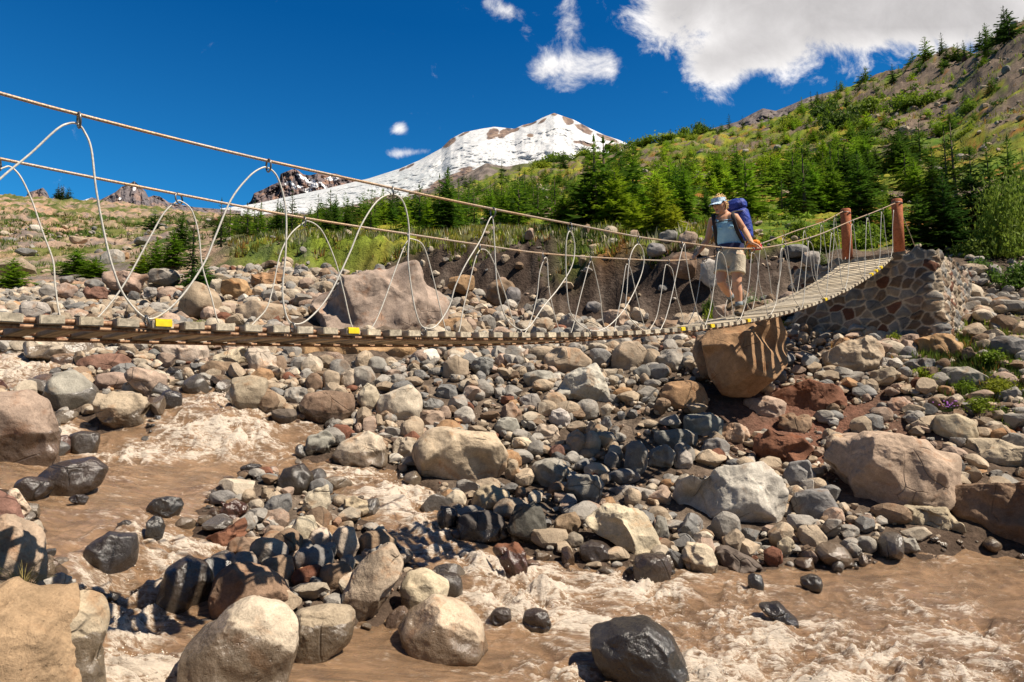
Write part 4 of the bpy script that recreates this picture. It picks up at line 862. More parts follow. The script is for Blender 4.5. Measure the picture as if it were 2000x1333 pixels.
B('dark wet boulder left of it at the water edge', 'dark', (1128, 1058, 1196, 1098), 0, wet=.5)
B('grey upright stone right of the tan topped slab', 'grey', [(1276, 1050), (1282, 1005), (1300, 1008), (1308, 1045), (1295, 1064)], 1, wet=0)
B('tan boulder with a wet foot at the water edge', 'cream', [(1330, 1085), (1340, 1062), (1385, 1066), (1402, 1095), (1400, 1120), (1350, 1122)], 1, ref='the tan boulder at the water edge')
B('dark slab sliding into the water right of the tan boulder', 'dark', [(1394, 1075), (1420, 1070), (1470, 1092), (1496, 1110), (1440, 1114), (1405, 1098)], 0, wet=0)
B('red stone at the water edge', 'rust', (1492, 1066, 1530, 1106), 0, wet=0)
B('square cream stone behind the red stone', 'cream', (1518, 1048, 1554, 1088), 1, wet=0)
B('large tan cobble on the sandy strip', 'tan', [(1556, 1055), (1562, 1030), (1595, 1026), (1614, 1050), (1605, 1072), (1575, 1070)], 0, wet=0)
B('rounded tan cobble among small stones above the red stone', 'tan', (1506, 1035, 1552, 1056), 0, wet=0)
B('grey pyramid stone on the sandy strip', 'grey', (1650, 1060, 1682, 1090), 1, wet=0)
B('pale stone right of the pyramid stone', 'grey', (1672, 1046, 1712, 1078), 0, wet=0)
B('flat grey rock half in the water at right', 'grey', [(1738, 1072), (1748, 1052), (1785, 1050), (1795, 1072), (1765, 1082)], 1, wet=.05)
B('large black rock washed by the rapids at the bottom right', 'black', [(1150, 1238), (1200, 1222), (1262, 1210), (1312, 1240), (1343, 1292), (1340, 1335), (1280, 1338), (1205, 1318), (1162, 1280)], 0, None, .8, wet=1., ref='the large black rock in the rapids', sub=6)
B('small black rock glinting in the rapids', 'black', [(1480, 1185), (1520, 1178), (1556, 1205), (1558, 1220), (1520, 1212)], 0, wet=1., ref='the small black rock in the rapids')
B('brown stone in the shallows near the water edge', 'dark', (1563, 1122, 1606, 1148), 0, wet=.8)
B('dark stone nearer the bank in the shallows', 'black', (1460, 1120, 1492, 1156), 0, wet=.8)
B('small dark stone in the foam right of the cream capped boulder', 'dark', (958, 1188, 1000, 1220), 0, wet=.8)
B('reddish dark stone awash in the foam', 'dark', (1020, 1190, 1080, 1232), 0, wet=.8)
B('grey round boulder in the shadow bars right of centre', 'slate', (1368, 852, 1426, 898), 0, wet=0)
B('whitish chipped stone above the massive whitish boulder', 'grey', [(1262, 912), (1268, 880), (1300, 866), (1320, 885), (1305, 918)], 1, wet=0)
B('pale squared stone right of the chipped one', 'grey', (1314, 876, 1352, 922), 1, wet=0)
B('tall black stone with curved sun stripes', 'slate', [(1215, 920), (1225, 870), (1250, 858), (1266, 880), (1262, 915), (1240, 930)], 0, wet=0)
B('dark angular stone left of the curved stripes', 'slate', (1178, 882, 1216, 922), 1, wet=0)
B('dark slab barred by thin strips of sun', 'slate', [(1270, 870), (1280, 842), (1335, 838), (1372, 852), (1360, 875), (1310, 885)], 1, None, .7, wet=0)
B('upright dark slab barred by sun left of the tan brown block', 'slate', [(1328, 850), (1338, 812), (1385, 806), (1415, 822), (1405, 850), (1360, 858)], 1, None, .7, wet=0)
B('grey brown slab right of the grey round boulder', 'pink', (1392, 826, 1466, 868), 1, wet=0)
print('heroes', len(HEROES))
# ------------------------------------------------------------------ smaller rocks (individuals) and rubble (uncountable)
def nearest_refs(px, py, n=8):
    L = [h for h in HEROES if h['ref']]
    def dd(h):
        x0, y0, x1, y1 = h['box']; dx = max(x0 - px, 0, px - x1); dy = max(y0 - py, 0, py - y1); return math.hypot(dx, dy * 1.3)
    return sorted(L, key=dd)[:n]
LABELS = set(h['label'] for h in HEROES)
def auto_label(head, px, py, tries=8):
    for h in nearest_refs(px, py, tries):
        x0, y0, x1, y1 = h['box']; dx = px - (x0 + x1) / 2; dy = py - (y0 + y1) / 2; w, hh = (x1 - x0) / 2, (y1 - y0) / 2
        far = math.hypot(max(abs(dx) - w, 0), max(abs(dy) - hh, 0)) > 45
        if abs(dx) / w > abs(dy) / hh: rel = ('left of ' if dx < 0 else 'right of ')
        else: rel = ('behind ' if dy < 0 else 'in front of ')
        for pre in ((('some way ', '') if far else ('just ', 'close ', ''))):
            pr = pre if not (pre == 'close ' and rel[0] in 'bi') else ''
            s = head + ' ' + pr + rel + h['ref']
            if s not in LABELS and len(s.split()) <= 16: LABELS.add(s); return s
    for h in nearest_refs(px, py, 3):
        for o_ in ('second', 'third', 'fourth', 'fifth'):
            s = o_ + ' nearest ' + head + ' to ' + h['ref']
            if s not in LABELS and len(s.split()) <= 16: LABELS.add(s); return s
    return head + ' lying in the riverbed rubble'
def stone_proto(sub, seed, ang):
    D, Fc = ico(sub); r = np.random.default_rng(seed); V = D.copy()
    for _ in range(17 if ang else 9):
        n = r.normal(size=3); n /= np.linalg.norm(n); o = r.uniform(.50, .86) if ang else r.uniform(.72, .95)
        d = V @ n; V = V - (np.maximum(0, d - o) * (.96 if ang else .8))[:, None] * n
    V = V * (1 + .08 * fbm(V * 1.2 + seed, 2, seed % 40) + (.012 if sub < 4 else .022) * fbm(V * 4 + seed, 3, seed % 40 + 5))[:, None]
    return V, Fc
def medium_rocks():
    r = np.random.default_rng(21); protos = []
    for i in range(14):
        V, Fc = stone_proto(5, 300 + i, i % 3 != 0); protos.append(mesh_np('rock', V, Fc, M_ROCK, True, {'wet': np.zeros(len(V))}))
    cols = ['grey'] * 6 + ['tan'] * 5 + ['pale'] * 4 + ['slate'] * 3 + ['pink'] * 2 + ['brown'] * 3 + ['orange']
    n = 0; tries = 0; goal = 300 - len(HEROES); placed = []
    while n < goal and tries < 20000:
        tries += 1
        px = r.uniform(20, 1990); py = r.choice([r.uniform(560, 700), r.uniform(690, 1060)], p=[.35, .65]); Y = inv(px, py)
        if Y > 21 or (px > 1560 and py < 690): continue
        g = P(px, py, Y); sd = water_at(g.x, g.y)
        if sd < .05: continue
        rad = r.uniform(13, 27) * Y / F
        if any(abs(g.x - h['x']) < h['r'] * .8 + rad and abs(g.y - h['y']) < h['d'] * .8 + rad for h in HEROES): continue
        if any(math.hypot(g.x - a, g.y - b) < (c + rad) * .9 for a, b, c in placed): continue
        placed.append((g.x, g.y, rad)); z = gz(g.x, g.y); ck = cols[r.integers(len(cols))]; k = r.integers(len(protos))
        o = bpy.data.objects.new('rock', protos[k]); COL.objects.link(o)
        sx, sy, szz = r.uniform(.85, 1.25), r.uniform(.8, 1.1), r.uniform(.6, .95); o.scale = (rad * sx, rad * sy, rad * szz)
        o.rotation_euler = (r.uniform(-.35, .35), r.uniform(-.35, .35), r.uniform(0, 6.28)); o.location = (g.x, g.y, z + rad * szz * .55)
        c = np.array(PAL[ck]) * r.uniform(.9, 1.08); o.color = (*c, 1)
        size = 'small' if rad * F / Y < 17 else 'middling'
        shape = ('angular' if k % 3 else 'rounded') if szz > .72 else 'flat'
        tag(o, auto_label(f'{size} {CW[ck]} {shape} stone', px, py - 8), 'rock', 'stones scattered over the riverbed'); n += 1
    print('medium', n)
medium_rocks()

def scatter(name, label, N, sampler, rad_fn, sub, seed, ang=True, sink=.27, wetfn=True, mat=None):
    r = np.random.default_rng(seed); PR = [stone_proto(sub, seed * 10 + i, i % 4 != 0) for i in range(16)]
    x, y = sampler(r, N); rad = rad_fn(r, x, y); z = ground_z(x, y); sd = water_sd(x, y)
    hx = np.array([h['x'] for h in HEROES]); hy = np.array([h['y'] for h in HEROES]); hr = np.array([h['r'] for h in HEROES]); hd = np.array([h['d'] * (1.5 if h['r'] > 1.1 else 1) for h in HEROES]); hr = np.where(hr > 1.1, hr * 1.12, hr)
    vs, fs, cs, ws = [], [], [], []; n = 0
    names = ['grey', 'tan', 'pale', 'slate', 'pink', 'brown', 'rust', 'orange', 'white']; pw = np.array([.26, .25, .16, .11, .08, .09, .015, .015, .02])
    ci = r.choice(len(names), len(x), p=pw); pi_ = r.integers(0, 16, len(x))
    for i in range(len(x)):
        if sd[i] < -.02 and r.random() > .05: continue
        q = ((x[i] - hx) / (hr + .3 * rad[i])) ** 2 + ((y[i] - hy) / (hd + .3 * rad[i])) ** 2
        if q.min() < .75: continue
        V0, F0 = PR[pi_[i]]; s = rad[i] * np.array([r.uniform(.85, 1.55), r.uniform(.7, 1.1), r.uniform(.55, 1.1)])
        V = V0 * s; a, b = r.uniform(0, 6.28), r.uniform(-.5, .5); ca, sa, cb, sb = math.cos(a), math.sin(a), math.cos(b), math.sin(b)
        V = np.stack([V[:, 0], V[:, 1] * cb - V[:, 2] * sb, V[:, 1] * sb + V[:, 2] * cb], 1); V = np.stack([V[:, 0] * ca - V[:, 1] * sa, V[:, 0] * sa + V[:, 1] * ca, V[:, 2]], 1)
        V += [x[i], y[i], z[i] + s[2] * (1 - 2 * sink) + r.uniform(0, .25) * rad[i]]
        c = np.array(PAL[names[ci[i]]]) * r.uniform(.8, 1.1)
        w = np.clip(1.15 - (sd[i] - .02) / .2, 0, 1)
        vs.append(V); fs.append(F0 + n); n += len(V); cs.append(np.tile(c, (len(V), 1))); ws.append(np.full(len(V), w))
    me = mesh_np(name, np.concatenate(vs), np.concatenate(fs), mat or M_STONE, False, {'col': np.concatenate(cs), 'wet': np.concatenate(ws)})
    tag(link(name, me), label, name, kind='stuff'); print(name, len(vs))
def samp(pxlo, pxhi, Y0, Y1, dens=None):
    def f(r, N):
        xs, ys = [], []; 
        az = r.uniform((pxlo - 1000) / F, (pxhi - 1000) / F, N * 3); Y = np.sqrt(r.uniform(Y0 ** 2, Y1 ** 2, N * 3)); X = az * Y
        k = r.random(N * 3) < (np.clip(.62 + .75 * fbm(xyz(X * .7, Y * .7), 3, 201), .08, 1) if dens is None else dens(X, Y))
        return X[k][:N], Y[k][:N]
    return f
def not_bank(X, Y): return np.clip(.75 + .6 * fbm(xyz(X * .4, Y * .4), 3, 203), .1, 1) * np.where(X / Y > .43, np.where((Y < 13) | (X / Y > .63), 1, .12), 1) * (1 - .93 * sstep(Y - np.interp(1000 + F * X / Y, [-200, 400, 430, 560, 700, 850, 1000, 1200, 1330, 1700], np.array([30, 30, 26, 25, 24, 20.8, 18.6, 16.8, 16.0, 16.0]) * S), -1.0, .2))
scatter('rubble', 'cobbles and broken stones covering the near riverbed', 10500, samp(-150, 2150, 4.6, 13.4), lambda r, x, y: np.clip(np.exp(r.normal(-2.88, .62, len(x))), .016, .18) * (.55 + .045 * y), 3, 31)
scatter('gravel', 'small gravel between the larger stones', 9000, samp(-100, 2150, 4.6, 12.8), lambda r, x, y: np.exp(r.normal(-4.25, .4, len(x))) * (.6 + .04 * y), 2, 32, sink=.35)
scatter('far_rubble', 'stone rubble between the bridge and the cut bank', 7000, samp(-200, 2150, 12.5, 22.5, not_bank), lambda r, x, y: np.clip(np.exp(r.normal(-2.35, .5, len(x))), .04, .22), 2, 33)
def hill_d(X, Y): return np.clip(.1 + .9 * sstep(fbm(xyz(X * .11, Y * .11), 4, 38) + .3 * (X / Y > .42), .1, .5) + .5 * (X / Y < -.42), 0, 1) * np.clip(1 - (Y - 90) / 60, .1, 1)
scatter('hillside_rocks', 'pale loose rocks strewn over the far slopes', 1700, samp(-150, 2150, 22, 130, hill_d), lambda r, x, y: np.clip(np.exp(r.normal(-2.35, .65, len(x))) * (y / 32) ** .7, .05, .8), 2, 34, sink=.3)
# ------------------------------------------------------------------ the suspension bridge
TH = math.radians(44.2); SI, CO = math.sin(TH), math.cos(TH); BX, BY = -2.0255, 2.9757; PL = .152; BW = .83
DECK = (.00059592, .00383172, .03298147, .34880973)
def hdeck(s): return ((DECK[0] * s + DECK[1]) * s + DECK[2]) * s + DECK[3]
def BP(s, perp, h): return Vector((BX + s * SI - perp * CO, BY + s * CO + perp * SI, CZ + h))
def on_plane(px, py, perp):
    """the point seen at a photo pixel on the upright plane `perp` metres behind the near deck edge -> (s, h)"""
    d = pxdir(px, py); bx, by = BX - CO * perp, BY + SI * perp; t = (bx * CO - by * SI) / (d[0] * CO - d[1] * SI)
    return (d[0] * t - bx) * SI + (d[1] * t - by) * CO, d[2] * t
RAIL_N = [(-2.2, 1.40), (-1.2, 1.345), (-.23, 1.322), (.05, 1.32), (.45, 1.325), (.97, 1.34), (1.81, 1.38), (2.70, 1.43), (3.59, 1.49), (4.6, 1.56), (5.37, 1.64), (6.37, 1.75), (7.17, 1.88), (8.1, 2.10), (9.21, 2.42), (10.54, 2.87), (11.8, 3.28), (13.05, 3.70)]
RAIL_F = [(-2.2, 1.33), (-1.2, 1.29), (-.1, 1.285), (.79, 1.295), (1.65, 1.315), (2.58, 1.365), (3.35, 1.41), (4.22, 1.47), (5.61, 1.63), (6.8, 1.80), (8.0, 2.07), (9.32, 2.47), (10.5, 2.86), (11.7, 3.24), (12.80, 3.66)]
def rail(lst, s): return float(np.interp(s, [q[0] for q in lst], [q[1] for q in lst]))
def build_bridge():
    root = empty('suspension_bridge', BP(6.0, BW / 2, hdeck(6.0)))
    tag(root, 'narrow wooden plank suspension footbridge with wire handrails crossing the stream', 'footbridge')
    rc = root.location.copy()
    def loc(p): return Vector(p) - rc
    # wood
    t = MT('weathered_wood'); col, rnd = t.objcol(); c = t.coord(); mp = t.nt.nodes.new('ShaderNodeMapping'); mp.inputs['Scale'].default_value = (2.5, 38, 38); t.L.new(c, mp.inputs[0])
    av = t.nt.nodes.new('ShaderNodeVectorMath'); av.operation = 'ADD'; t.L.new(mp.outputs[0], av.inputs[0]); cb = t.nt.nodes.new('ShaderNodeCombineXYZ')
    for i in range(3): t.L.new(t.math('MULTIPLY', rnd, 57. + 13 * i), cb.inputs[i])
    t.L.new(cb.outputs[0], av.inputs[1]); g = t.noise(av.outputs[0], 1.0, 7, .65, .6); g2 = t.noise(c, 14, 4, .6)
    k = t.math('MULTIPLY', t.ramp(g, .3, .7, .55, 1.25), t.ramp(g2, .3, .7, .8, 1.15)); t.set(Base_Color=t.scale(col, k), Roughness=.85); t.bump(g, .5, .006); WOOD = t.m
    STEEL = plain('dark_steel', (.10, .075, .06), .55, .3, .4, 60); RUSTC = MT('rusty_wire'); cc = RUSTC.pos(); wv = RUSTC.nt.nodes.new('ShaderNodeTexNoise'); wv.inputs['Scale'].default_value = 55
    RUSTC.L.new(cc, wv.inputs['Vector']); RUSTC.set(Base_Color=RUSTC.mix(RUSTC.ramp(wv.outputs[0], .4, .6), (.20, .105, .06), (.36, .22, .13)), Roughness=.6, Metallic=.2)
    CABLE = MT('twisted_cable'); cc = CABLE.pos(); nz = CABLE.noise(cc, 3, 3); tw = CABLE.noise(cc, 160, 2, .5)
    CABLE.set(Base_Color=CABLE.scale(CABLE.mix(CABLE.ramp(nz, .35, .65), (.40, .32, .25), (.46, .30, .17)), CABLE.ramp(tw, .35, .65, .6, 1.25)), Roughness=.5, Metallic=.25); CABLE = CABLE.m
    ROPE = plain('pale_rope', (.58, .54, .47), .5, .1, .2, 90); GALV = plain('ring_metal', (.20, .19, .18), .4, .7, .3, 50); YEL = plain('yellow_tag', (.80, .56, .02), .45, 0, .12, 40)
    # bearers and spacer pipes under the boards = the deck itself
    mb = MB(); ss = np.linspace(-2.4, 13.0, 120)
    for pp in (.03, BW - .03):
        mb.tube([loc(BP(s, pp, hdeck(s) - .010)) for s in ss], .010, 6); mb.tube([loc(BP(s, pp + (.03 if pp < .4 else -.03), hdeck(s) - .010)) for s in ss], .009, 6)
        mb.tube([loc(BP(s, pp + (.025 if pp < .4 else -.025), hdeck(s) + .020)) for s in ss], .014, 8)
    deck = mb.obj('deck', RUSTC.m, root, True)
    r = np.random.default_rng(3); protos = []
    for i in range(4):
        bm = bmesh.new(); bmesh.ops.create_cube(bm, size=1); 
        for v in bm.verts: v.co = Vector((v.co.x * (BW + .05), v.co.y * .096, v.co.z * .040)) + Vector((0, r.uniform(-.002, .002), r.uniform(-.0015, .0015)))
        bmesh.ops.bevel(bm, geom=bm.edges[:], offset=.0035, segments=2, affect='EDGES'); me = bpy.data.meshes.new('plank'); bm.to_mesh(me); bm.free(); me.materials.append(WOOD); protos.append(me)
    for k in range(-14, 85):
        s = k * PL + r.uniform(-.004, .004); pp = BW / 2 + r.uniform(-.008, .008); e = .05; sl = (hdeck(s + e) - hdeck(s - e)) / (2 * e)
        o = bpy.data.objects.new('plank', protos[r.integers(4)]); COL.objects.link(o); o.parent = deck
        ax = Vector((CO, -SI, 0)); ay = Vector((SI, CO, sl)).normalized(); az_ = ax.cross(ay)
        M = Matrix((ax, ay, az_)).transposed().to_4x4(); M.translation = loc(BP(s, pp, hdeck(s) + .021)); o.matrix_local = M @ Matrix.Rotation(r.uniform(-.012, .012), 4, 'Z') @ Matrix.Rotation(r.uniform(-.04, .04), 4, 'X')
        b = r.uniform(.75, 1.12); w = r.random(); o.color = ((.60 * (1 - w) + .50 * w) * b, (.50 * (1 - w) + .43 * w) * b, (.355 * (1 - w) + .33 * w) * b, 1)
    for px in (317, 684, 1328, 1393, 1458, 1609, 1700, 1709, 1718, 1745):
        s = round(on_plane(px, 645 if px < 1400 else 600, 0)[0] / PL) * PL if px < 1400 else on_plane(px, {1458: 633, 1609: 590, 1700: 535, 1709: 529, 1718: 523, 1745: 507}[px], 0)[0]
        m2 = MB(); sl = (hdeck(s + .05) - hdeck(s - .05)) / .1; ay = np.array([SI, CO, sl]); ax = np.array([CO, -SI, 0]); az_ = np.cross(ax, ay); sgn = np.array(loc(BP(s, -.033, hdeck(s) + .024)))
        m2.box(sgn, ax * .006, ay * .037, az_ * .014); m2.box(sgn - ax * .02 + az_ * .0185, ax * .022, ay * .037, az_ * .004); m2.obj('reflector_tag', YEL, deck)
    # handrails with their rings
    def torus(mb_, c, ax, R, rr):
        ax = Vector(ax).normalized(); u = ax.orthogonal().normalized(); v = ax.cross(u); mb_.tube([c + R * (math.cos(a) * u + math.sin(a) * v) for a in np.linspace(0, 2 * math.pi, 18, endpoint=False)], rr, 6, closed=True)
    rings_n = [-.95, .06, .97, 1.81, 2.70, 3.59, 4.6, 5.37, 6.2, 7.0, 7.9, 8.8, 9.7, 10.6, 11.4, 12.2]
    rings_f = [-1.0, -.10, .80, 1.65, 2.56, 3.35, 4.20, 4.95, 5.65, 6.5, 7.4, 8.3, 9.2, 10.0, 10.9, 11.7, 12.4]
    for lst, rings, perp in ((RAIL_N, rings_n, -.005), (RAIL_F, rings_f, BW)):
        m3 = MB(); pts = spline([loc(BP(s, perp, h)) for s, h in lst], 10); m3.tube(pts, .0085, 8); cab = m3.obj('handrail_cable', CABLE, root, True)
        for i, s in enumerate(rings):
            m4 = MB(); a = r.uniform(-.9, .9); torus(m4, loc(BP(s, perp, rail(lst, s) - .026)), (SI + math.cos(a) * .8, CO * .6 - math.sin(a), .15), .034, .0055); m4.obj('ring', GALV, cab, True)
    # zigzag ropes
    near_px = [(-130, 460), (-60, 410), (0, 350), (60, 300), (110, 254), (135, 241), (152, 243), (166, 258), (178, 292), (187, 370), (205, 460), (222, 530), (246, 582), (287, 622), (322, 610), (362, 570), (400, 512), (422, 460), (452, 390), (485, 347), (508, 330), (524, 328), (540, 345), (555, 385), (560, 430), (557, 500),
               (552, 570), (560, 618), (575, 633), (600, 625), (640, 580), (680, 500), (705, 440), (738, 392), (770, 380), (790, 400), (800, 450), (797, 505), (805, 575), (815, 622), (829, 640), (852, 637), (878, 600), (890, 560), (908, 518), (938, 470), (960, 424), (966, 470), (970, 560), (988, 620), (1015, 644), (1034, 638), (1060, 600), (1092, 562),
               (1116, 520), (1122, 478), (1112, 452), (1105, 480), (1107, 570), (1118, 618), (1152, 645), (1185, 640), (1222, 600), (1252, 540), (1258, 500), (1247, 477), (1232, 500), (1226, 560), (1228, 620)]
    def loops(lst, rings, perp, start):
        out = []
        for i, s in enumerate(rings):
            if s < start: continue
            n = rings[i + 1] if i + 1 < len(rings) else s + .75; w = n - s; hr = rail(lst, s) - .06; j = lambda a: r.uniform(-a, a)
            m = s + w * (.5 + j(.08)); hm = hdeck(m) + .035; H = hr - hdeck(s)
            out += [(s + j(.01), hr), (s + .10 * w + j(.02), hr - .08 * H), (s + .2 * w + j(.04), hdeck(s + .2 * w) + .55 * H), (s + .33 * w + j(.03), hdeck(s + .33 * w) + .20 * H), (m - .02, hm), (m + .03, hm),
                    (s + .66 * w + j(.03), hdeck(s + .66 * w) + .22 * H), (s + .8 * w + j(.04), hdeck(s + .8 * w) + .57 * H), (s + .92 * w + j(.015), rail(lst, s + .92 * w) - .06 - .05 * H)]
        return out
    far_px = [(-60, 400), (-20, 345), (8, 328), (22, 327), (40, 347), (62, 392), (82, 450), (104, 510), (108, 560), (120, 625), (150, 648), (190, 622), (240, 560), (290, 470), (320, 417), (343, 396), (353, 394), (374, 412), (388, 460), (395, 520), (412, 580), (430, 636), (465, 655), (505, 622), (522, 600), (534, 560), (546, 500), (566, 460), (590, 438),
              (603, 433), (630, 452), (655, 510), (672, 570), (688, 640), (708, 655), (727, 640), (746, 600), (775, 520), (795, 473), (806, 468), (828, 482), (845, 540), (860, 600), (873, 648), (884, 656), (896, 648), (905, 605), (916, 560), (930, 503), (943, 487), (960, 502), (985, 570), (1006, 640), (1020, 655), (1035, 630), (1048, 580), (1055, 530), (1068, 504)]
    nr = [on_plane(x, y, -.012) for x, y in near_px] + [(nr_, hdeck(nr_) + .04) for nr_ in (4.95,)] + loops(RAIL_N, rings_n, -.012, 5.3)
    fr = [on_plane(x, y, BW + .008) for x, y in far_px] + [(4.3, hdeck(4.3) + .5), (4.45, hdeck(4.45) + .1), (4.6, hdeck(4.6) + .05), (4.8, hdeck(4.8) + .5)] + loops(RAIL_F, rings_f, BW, 4.9)
    for q, perp, dr in ((nr, -.012, [(287, 622), (572, 634), (827, 641), (1014, 645), (1150, 646)]), (fr, BW + .008, [])):
        m5 = MB(); m5.tube(spline([loc(BP(s, perp + r.uniform(-.006, .006), h)) for s, h in q], 6), .0049, 6); rp = m5.obj('suspender_rope', ROPE, root, True)
        ds = [on_plane(x, y, perp) for x, y in dr] + [(s + .4, hdeck(s + .4) + .04) for s in (rings_n if perp < 0 else rings_f) if s > 5.3]
        for s, h in ds:
            m6 = MB(); torus(m6, loc(BP(s, perp, hdeck(s) + .035)), (SI, CO, .2), .026, .005); m6.obj('deck_ring', GALV, rp, True)
    # posts
    t = MT('rusty_post'); c = t.coord(); n1 = t.noise(c, 7, 6, .65); n2 = t.noise(c, 40, 4, .6)
    t.set(Base_Color=t.scale(t.mix(t.ramp(n1, .35, .65), (.34, .10, .04), (.46, .16, .07)), t.ramp(n2, .3, .7, .75, 1.2)), Roughness=.8); t.bump(n2, .4, .006)
    for nm, base, top, perp, lab in (('near', (1757, 499), (1751, 390), -.0, 'rusty red steel post at the near corner of the bridge end with a guy wire'), ('far', (1656, 514), (1649, 408), BW + .0, 'rusty red steel post at the far side of the bridge end')):
        s, h = on_plane(*base, perp); s2, h2 = on_plane(*top, perp); p = BP(s, perp, h - .15); m7 = MB()
        rr = .092; H = h2 - h + .15; prof = [(0, rr), (H - .012, rr), (H, rr - .010)]
        m7.tube([Vector((0, 0, z)) for z, _ in prof], [q for _, q in prof], 24); o = m7.obj('bridge_post', t.m, None, True); o.location = p
        for pl in o.data.polygons:
            if abs(pl.normal.z) > .8: pl.use_smooth = False
        tag(o, lab, 'post')
        m8 = MB(); torus(m8, Vector((-rr * .2, -rr * .2, H - .09)), (.1, .1, 1), rr + .002, .009); m8.obj('cable_clamp', GALV, o, True)
        if nm == 'near':
            m9 = MB(); q1 = BP(s + 1.05, perp - .10, h + .02) - p; m9.tube([Vector((.06, .06, H - .10)), q1 * .5 + Vector((.03, .03, H * .48)), q1], .006, 6); m9.obj('guy_wire', CABLE, o, True)
build_bridge()

def build_abutment():
    """battered rubble masonry block: front across the bridge, right flank running back into the bank"""
    s0 = 12.72; p0, p1 = -.66, 1.75; h1 = hdeck(12.75) + .06; h0 = 1.05; L = 2.7
    r = np.random.default_rng(12); FW = p1 - p0; U = FW + L; H = h1 - h0
    nu, nv = 300, 110; u = np.linspace(0, U, nu); v = np.linspace(0, H, nv); UU, VV = np.meshgrid(u, v); uu, vv = UU.ravel(), VV.ravel()
    pts = []; 
    while len(pts) < 260:
        c = np.array([r.uniform(-.1, U + .1), r.uniform(-.1, H + .1)])
        if all(np.hypot(*((c - q) * [1, 1.25])) > .118 for q in pts) or r.random() < .0001: pts.append(c)
        elif r.random() < .0015 and len(pts) > 130: break
    pts = np.array(pts); wu = uu + .035 * pnoise(xyz(uu * 6, vv * 6), 301); wv = vv + .035 * pnoise(xyz(uu * 6, vv * 6), 302)
    D = np.sqrt((wu[:, None] - pts[:, 0]) ** 2 + 1.5 * (wv[:, None] - pts[:, 1]) ** 2); i1 = D.argmin(1); d1 = D[np.arange(len(D)), i1]; D[np.arange(len(D)), i1] = 9; d2 = D.min(1)
    e = d2 - d1; stone = sstep(e, .014, .036); bul = r.uniform(.012, .045, len(pts))[i1]
    disp = stone * bul * np.sqrt(np.clip(e / .18, 0, 1)) + (.012 + .02 * (uu > FW)) * fbm(xyz(uu * 9, vv * 9), 4, 303) + .035 * fbm(xyz(uu * 1.5, vv * 1.5), 2, 305)
    edge = np.clip(VV.ravel() / H, 0, 1); bat = .16 * (1 - edge)
    # path round the corner (rounded)
    cr = .10; sgrid = np.where(uu < FW, s0, s0 + (uu - FW)); pgrid = np.where(uu < FW, p1 - uu, p0); nS = np.where(uu < FW, -1., 0.); nP = np.where(uu < FW, 0., -1.)
    m = np.abs(uu - FW) < cr; tt = (uu[m] - FW + cr) / (2 * cr) * math.pi / 2; sgrid[m] = s0 + cr * (1 - np.cos(tt)) * 1.0; pgrid[m] = p0 + cr * (1 - np.sin(tt)); nS[m] = -np.cos(tt); nP[m] = -np.sin(tt)
    topn = np.where(VV.ravel() > H - .10, .11 * fbm(xyz(uu * 3, vv * 0), 3, 306), 0)
    ss = sgrid + nS * (disp + bat); pp = pgrid + nP * (disp + bat); hh = h0 + vv + topn
    V = np.stack([BX + ss * SI - pp * CO, BY + ss * CO + pp * SI, CZ + hh], 1)
    pal = np.array([PAL[k] for k in ('grey', 'brown', 'pink', 'brown', 'slate', 'tan', 'grey', 'slate', 'rust')]) * .8; cc = pal[r.integers(0, 9, len(pts))] * r.uniform(.8, 1.1, (len(pts), 1)); mort = np.array([.56, .46, .34])
    c = cc[i1] * stone[:, None] + mort * (1 - stone[:, None])
    i = np.arange(nu * nv).reshape(nv, nu)[:-1, :-1].ravel(); Fq = np.stack([i, i + 1, i + nu + 1, i + nu], 1)
    root = empty('stone_abutment', BP(s0 + .8, .5, h0)); tag(root, 'mortared rubble stone abutment carrying the right end of the bridge', 'abutment')
    V = V - np.array(root.location)
    link('masonry', mesh_np('masonry', V, Fq, M_STONE, True, {'col': c, 'wet': np.zeros(len(V))}), root)
    # top of earth and stones
    gs, gp = np.meshgrid(np.linspace(s0 + .04, s0 + L, 50), np.linspace(p0 + .04, p1, 50), indexing='ij'); q = xyz(gs.ravel() * 4, gp.ravel() * 4); hz = h1 - .02 + .05 * fbm(q, 4, 307) + .05 * sstep(gp.ravel(), p1 - .3, p1)
    V2 = np.stack([BX + gs.ravel() * SI - gp.ravel() * CO, BY + gs.ravel() * CO + gp.ravel() * SI, CZ + hz], 1) - np.array(root.location); i = np.arange(2500).reshape(50, 50)[:-1, :-1].ravel()
    c2 = np.tile([.36, .30, .23], (2500, 1)) * (1 + .3 * fbm(q * 2, 3, 309))[:, None]
    link('top', mesh_np('top', V2, np.stack([i, i + 1, i + 51, i + 50], 1), M_STONE, True, {'col': c2, 'wet': np.zeros(2500)}), root)
    m = MB(); ax = np.array([-CO, SI, 0]); m.box(np.array(BP(s0 + .10, .40, h1 - .01)) - np.array(root.location), ax * .62, np.array([SI, CO, 0]) * .09, np.array([0, 0, .045])); 
    t = plain('sill_timber', (.30, .20, .13), .8, 0, .35, 20, .4); m.obj('timber_sill', t, root)
build_abutment()
